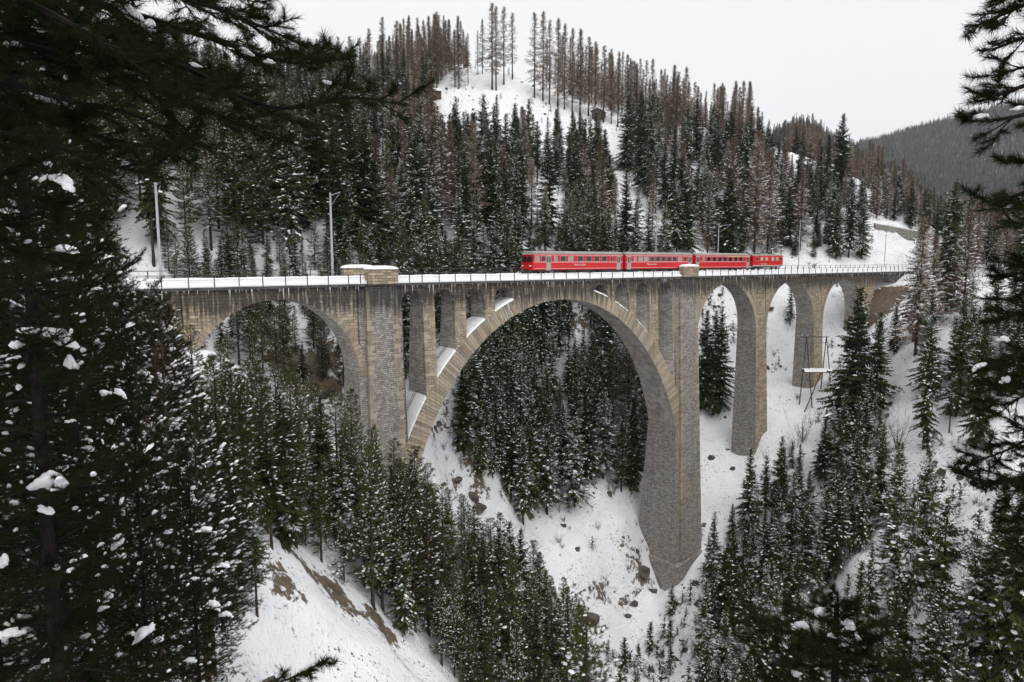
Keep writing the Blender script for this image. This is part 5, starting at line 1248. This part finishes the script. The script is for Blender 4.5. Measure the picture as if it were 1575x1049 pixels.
# the small pine top at the lower edge
t3 = empty('pine_tree', (0, 0, 0)); tag(t3, 'small dark pine top with thick snow pillows at the bottom edge', 'tree')
near_trunk(t3, [(1284, 1700, 6.4), (1284, 1250, 6.4), (1284, 1049, 6.4), (1287, 930, 6.4)], .055, .022)
B3 = [([(1286, 968, 6.4), (1287, 945, 6.38), (1288, 925, 6.36), (1289, 912, 6.36)], .012, .24), ([(1287, 948, 6.4), (1300, 938, 6.3), (1312, 930, 6.25)], .01, .24), ([(1287, 955, 6.4), (1274, 942, 6.45), (1262, 928, 6.5)], .01, .24), ([(1286, 975, 6.4), (1310, 972, 6.2), (1335, 965, 6.1), (1352, 960, 6.1)], .012, .32), ([(1286, 962, 6.4), (1262, 952, 6.3), (1240, 946, 6.2), (1222, 938, 6.2)], .014, .34), ([(1285, 985, 6.4), (1250, 978, 6.2), (1205, 972, 6.1), (1165, 968, 6.0)], .016, .42), ([(1285, 970, 6.4), (1310, 962, 6.5), (1322, 985, 6.5), (1332, 990, 6.5)], .014, .22), ([(1285, 1000, 6.4), (1320, 992, 6.3), (1345, 985, 6.2)], .016, .4),
      ([(1285, 1020, 6.4), (1240, 1025, 6.1), (1200, 1010, 6.0)], .016, .34), ([(1285, 1030, 6.4), (1330, 1035, 6.2), (1380, 1030, 6.1), (1405, 1035, 6.0)], .018, .34), ([(1284, 1050, 6.4), (1240, 1055, 6.0), (1190, 1050, 5.9)], .018, .36), ([(1284, 1060, 6.4), (1330, 1070, 6.0), (1390, 1060, 5.9)], .018, .36), ([(1285, 1000, 6.4), (1275, 1010, 6.0), (1262, 1005, 5.8)], .014, .28), ([(1285, 1010, 6.4), (1300, 1015, 6.7), (1330, 1005, 6.9)], .014, .3), ([(1285, 990, 6.4), (1262, 985, 6.7), (1232, 990, 6.9)], .014, .3)]
for i, (p, r_, s_) in enumerate(B3): near_branch(t3, p, r_, s_, 270+i, 40, .075, .0046, .075)
for k, (px, py, w_, h_, ti) in enumerate([(1263, 942, 42, 22, .35), (1306, 962, 34, 26, -.5), (1298, 985, 26, 30, -.3), (1322, 985, 24, 18, -.9), (1232, 962, 36, 16, .1), (1202, 1008, 18, 14, 0), (1222, 1036, 22, 12, 0), (1322, 1036, 40, 20, -.8), (1206, 994, 18, 7, -.3), (1277, 1008, 8, 16, 0), (1284, 978, 24, 12, 0)]): lump(t3, px, py, 6.35, w_, h_, 460+k, ti)
# one bough tip rising at the lower left
near_branch(tl, [(330, 1130, 5.0), (390, 1068, 5.0), (450, 1042, 5.0), (498, 1018, 5.0)], .012, .20, 290, 30, .075, .0042, .08, .3)

# ------------------------------------------------------------------ huts, pole frame, walls, rocks
def hut(px, py, w_, d_, h_, spin, label):
    p = hit(px, py); t = empty('log_hut', (p[0], p[1], gz(p[0], p[1]))); t.rotation_euler = (0, 0, spin); tag(t, label, 'hut', 'small timber huts on the hill')
    z = -.8; k = 0
    while z < h_:
        m_ = MB(); m_.box(-w_/2 - .15, w_/2 + .15, -d_/2, -d_/2 + .22, z, z + .26); m_.box(-w_/2 - .15, w_/2 + .15, d_/2 - .22, d_/2, z, z + .26); m_.box(-w_/2, -w_/2 + .22, -d_/2 + .23, d_/2 - .23, z + .13, z + .39); m_.box(w_/2 - .22, w_/2, -d_/2 + .23, d_/2 - .23, z + .13, z + .39)
        m_.build('log_course', M['wood'], t); z += .28
    m_ = MB()
    for s in (-1, 1):
        m_.hexa([(-w_/2 - .5, 0, h_ + 1.3), (w_/2 + .5, 0, h_ + 1.3), (w_/2 + .5, s*(d_/2 + .6), h_ - .05), (-w_/2 - .5, s*(d_/2 + .6), h_ - .05)][::s], [(-w_/2 - .5, 0, h_ + 1.42), (w_/2 + .5, 0, h_ + 1.42), (w_/2 + .5, s*(d_/2 + .6), h_ + .07), (-w_/2 - .5, s*(d_/2 + .6), h_ + .07)][::s])
    m_.build('roof', M['wood'], t)
    m_ = MB()
    for s in (-1, 1):
        m_.hexa([(-w_/2 - .48, 0, h_ + 1.425), (w_/2 + .48, 0, h_ + 1.425), (w_/2 + .48, s*(d_/2 + .5), h_ + .16), (-w_/2 - .48, s*(d_/2 + .5), h_ + .16)][::s], [(-w_/2 - .4, 0, h_ + 1.8), (w_/2 + .4, 0, h_ + 1.8), (w_/2 + .4, s*(d_/2 + .35), h_ + .55), (-w_/2 - .4, s*(d_/2 + .35), h_ + .55)][::s])
    m_.build('snow_cover', M['snow'], t)
    for s in (-1, 1):
        m_ = MB(); m_.add([(s*(w_/2 - .02), -d_/2, h_), (s*(w_/2 - .02), d_/2, h_), (s*(w_/2 - .02), 0, h_ + 1.28), (s*(w_/2 - .2), -d_/2, h_), (s*(w_/2 - .2), d_/2, h_), (s*(w_/2 - .2), 0, h_ + 1.28)], [(0, 1, 2), (3, 5, 4), (0, 3, 4, 1), (1, 4, 5, 2), (2, 5, 3, 0)]); m_.build('gable', M['wood'], t)
    m_ = MB(); m_.box(-.6, .6, -d_/2 - .06, -d_/2 + .1, -.1, 1.7); m_.build('door', M['darksteel'], t)
hut(664, 150, 7.0, 5.0, 2.3, -.3, 'dark log hut left of the clearing on the hill')
hut(921, 181, 6.5, 4.5, 2.2, .5, 'log hut with snowy roof at the right end of the clearing')
# timber frame carrying the power line
pb = hit(1257, 612, 60); t = empty('pole_frame', (pb[0], pb[1], gz(pb[0], pb[1]))); t.rotation_euler = (0, 0, -YAW); tag(t, 'timber pole frame with snowy platform standing before the slim pier', 'pole frame')
sc = np.linalg.norm(pb - CAM)/FPX
def q(px, py, dep=0.0): return ((px - 1257)*sc, dep, (612 - py)*sc)
for a, b, r_ in ((q(1241.5, 527, 1.3), q(1236, 618, 1.3), .13), (q(1241.5, 527, 1.3), q(1248, 628, -1.3), .13), (q(1269, 526, 1.3), q(1264, 618, 1.3), .13), (q(1269, 526, 1.3), q(1277, 630, -1.3), .13), (q(1259, 575, -.6), q(1238, 625, -1.0), .14)):
    m_ = MB(); e = (b[0] + (b[0]-a[0])*.06, b[1], b[2] - 1.2); m_.tube(a, e, r_*.8, r_, 8); m_.build('pole', M['wood'], t)
m_ = MB(); m_.tube(q(1233, 527, 1.3), q(1273, 527, 1.3), .09, n=6); m_.build('crossbar', M['wood'], t)
m_ = MB(); m_.tube(q(1238, 536, 1.3), q(1272, 535, 1.3), .05, n=6); m_.build('tie', M['wood'], t)
m_ = MB(); a = q(1235, 574); b = q(1276, 571); m_.box(a[0], b[0], -1.2, 1.2, a[2] - .18, a[2]); pf = m_.build('platform', M['wood'], t)
V, F = np.array([(0, 0, 0)]), None
m_ = MB(); n = 12
rows_ = [[(a[0] - .1 + (b[0] - a[0] + .2)*i/n, y, a[2] + (.004 if y in (-1.3, 1.3) else .5 + rnd.uniform(-.1, .1))) for y in (-1.3, -.8, 0, .8, 1.3)] for i in range(n+1)]
for i in range(n):
    for j in range(4): m_.quad(rows_[i][j], rows_[i+1][j], rows_[i+1][j+1], rows_[i][j+1])
m_.build('snow_cover', M['snow'], pf, True)
for px in (1235, 1243, 1268):
    m_ = MB()
    for k in range(3): m_.tube(tuple(np.array(q(px, 526, 1.3)) + [0, 0, .05 + k*.14]), tuple(np.array(q(px, 526, 1.3)) + [0, 0, .13 + k*.14]), .12, .08, 8)
    m_.build('insulator', M['white'], t)
# walls that hold up the road and the line
def ground_wall(name, pts, h_, th, mat, label):
    P = [hit(*p) for p in pts]; P = np.array([(p[0], p[1], gz(p[0], p[1])) for p in P if p is not None])
    t = empty(name, P[0]); tag(t, label, 'wall'); P = smooth_path(P, 24); n_ = np.cross(np.gradient(P, axis=0), [0, 0, 1.]); n_ /= np.linalg.norm(n_, axis=1, keepdims=True); m_ = MB()
    for i in range(23):
        lo = [P[i] + n_[i]*th, P[i+1] + n_[i+1]*th, P[i+1] - n_[i+1]*th, P[i] - n_[i]*th]
        b_ = [tuple(v - P[0] - np.array([0, 0, 1.5]) + (0, 0, 0)) for v in lo]; t_ = [tuple(v - P[0] + np.array([0, 0, h_])) for v in lo]; m_.hexa(b_, t_)
    m_.build('stonework', M[mat], t)
    m_ = MB()
    for i in range(23):
        lo = [P[i] + n_[i]*th, P[i+1] + n_[i+1]*th, P[i+1] - n_[i+1]*th, P[i] - n_[i]*th]
        m_.hexa([tuple(v - P[0] + np.array([0, 0, h_ + .004])) for v in lo], [tuple(v - P[0] + np.array([0, 0, h_ + .3]) + rnd.uniform(-.04, .04)) for v in lo])
    m_.build('snow_cap', M['snow'], t)
ground_wall('retaining_wall', [(1345, 351), (1375, 356), (1410, 363), (1442, 371)], 1.3, .5, 'rubble', 'grey retaining wall of the road above the right end of the viaduct')
ground_wall('retaining_wall', [(640, 404), (690, 402), (740, 402), (790, 402)], 1.5, .4, 'rubble', 'low grey wall behind the far railing ahead of the train')
# rocks breaking through the snow
def rock_mesh(seed):
    import bmesh
    bm = bmesh.new(); bmesh.ops.create_icosphere(bm, subdivisions=2, radius=1.0); rs = np.random.RandomState(seed)
    cuts = [(lambda n_, d_: (n_/np.linalg.norm(n_), d_))(rs.normal(0, 1, 3), rs.uniform(.45, .8)) for _ in range(9)]
    for v in bm.verts:
        p = np.array(v.co)
        for n_, d_ in cuts:
            e = p @ n_ - d_
            if e > 0: p = p - n_*e*.92
        v.co = p*(1, .8, .62) + rs.normal(0, .03, 3)
    me = bpy.data.meshes.new('rock'); bm.to_mesh(me); bm.free(); me.materials.append(M['rock']); return me
RK = [rock_mesh(70 + i) for i in range(4)]
ROCKS = [(985, 872, 5.5, 'brown ledge of rock left of the great pier foot'), (1000, 905, 3.2, 'rock just below the great pier foot'), (975, 925, 3.0, 'dark rock down the rib below the great pier'), (962, 945, 2.6, 'lowest dark rock of the rib below the great pier'), (905, 948, 6.0, 'wide dark cliff rock at the foot of the trees under the great arch'),
         (1042, 925, 2.2, 'rock right of the small bushes under the great pier'), (1020, 1005, 2.4, 'lone rock low on the snow under the great pier'), (1040, 1015, 3.2, 'dark rock at the bottom edge under the great pier'), (1092, 702, 3.4, 'brown rock on the snow right of the great pier'), (1183, 472, 3.0, 'brown boulder high in the second right arch'), (1105, 452, 2.4, 'dark rock high in the first right arch'),
         (1098, 470, 2.0, 'small rock below the high rock in the first right arch'), (1187, 560, 1.3, 'small stone midway in the second right arch'), (1186, 572, 1.2, 'lower small stone in the second right arch'), (1445, 893, 2.6, 'dark log-like rock on the open snow at lower right'), (725, 758, 4.0, 'brown outcrop at the left side of the great arch'), (735, 775, 4.5, 'lower brown outcrop at the left side of the great arch'), (700, 735, 2.5, 'small outcrop by the snow chute inside the great arch'),
         (460, 560, 5.0, 'brown outcrop seen through the left arch'), (505, 600, 4.0, 'lower brown outcrop seen through the left arch'), (640, 610, 1.8, 'reddish rock between the left great pier and the arch ring'), (1120, 690, 1.6, 'small rock between great pier and slim pier'), (1115, 640, 1.4, 'small stone on the snow behind the great pier'), (1050, 985, 1.5, 'small stone on lower snow, right')]
for i, (px, py, s_, lab) in enumerate(ROCKS):
    p = hit(px, py, 45)
    if p is None: continue
    o = link('rock', RK[i % 4], None, (p[0], p[1], p[2] - s_*.12)); o.scale = (s_*.5, s_*.42, s_*.36); o.rotation_euler = (rnd.uniform(-.3, .3), rnd.uniform(-.3, .3), rnd.uniform(0, 6.28)); tag(o, lab, 'rock', 'rocks breaking through the snow')

# ------------------------------------------------------------------ the air of the valley
m_ = MB(); m_.box(-400, 4300, -400, 3600, -140, 760)
hz = m_.build('haze', M['snow']); hm = bpy.data.materials.new('haze'); hm.use_nodes = True; ht = hm.node_tree; ht.nodes.clear()
ho = ht.nodes.new('ShaderNodeOutputMaterial'); hv = ht.nodes.new('ShaderNodeVolumePrincipled'); hv.inputs['Color'].default_value = (.83, .91, 1.0, 1); hv.inputs['Density'].default_value = .00008; hv.inputs['Anisotropy'].default_value = .2
ht.links.new(hv.outputs[0], ho.inputs['Volume']); hz.data.materials.clear(); hz.data.materials.append(hm); tag(hz, 'thin winter haze filling the valley', 'haze', None, 'stuff')
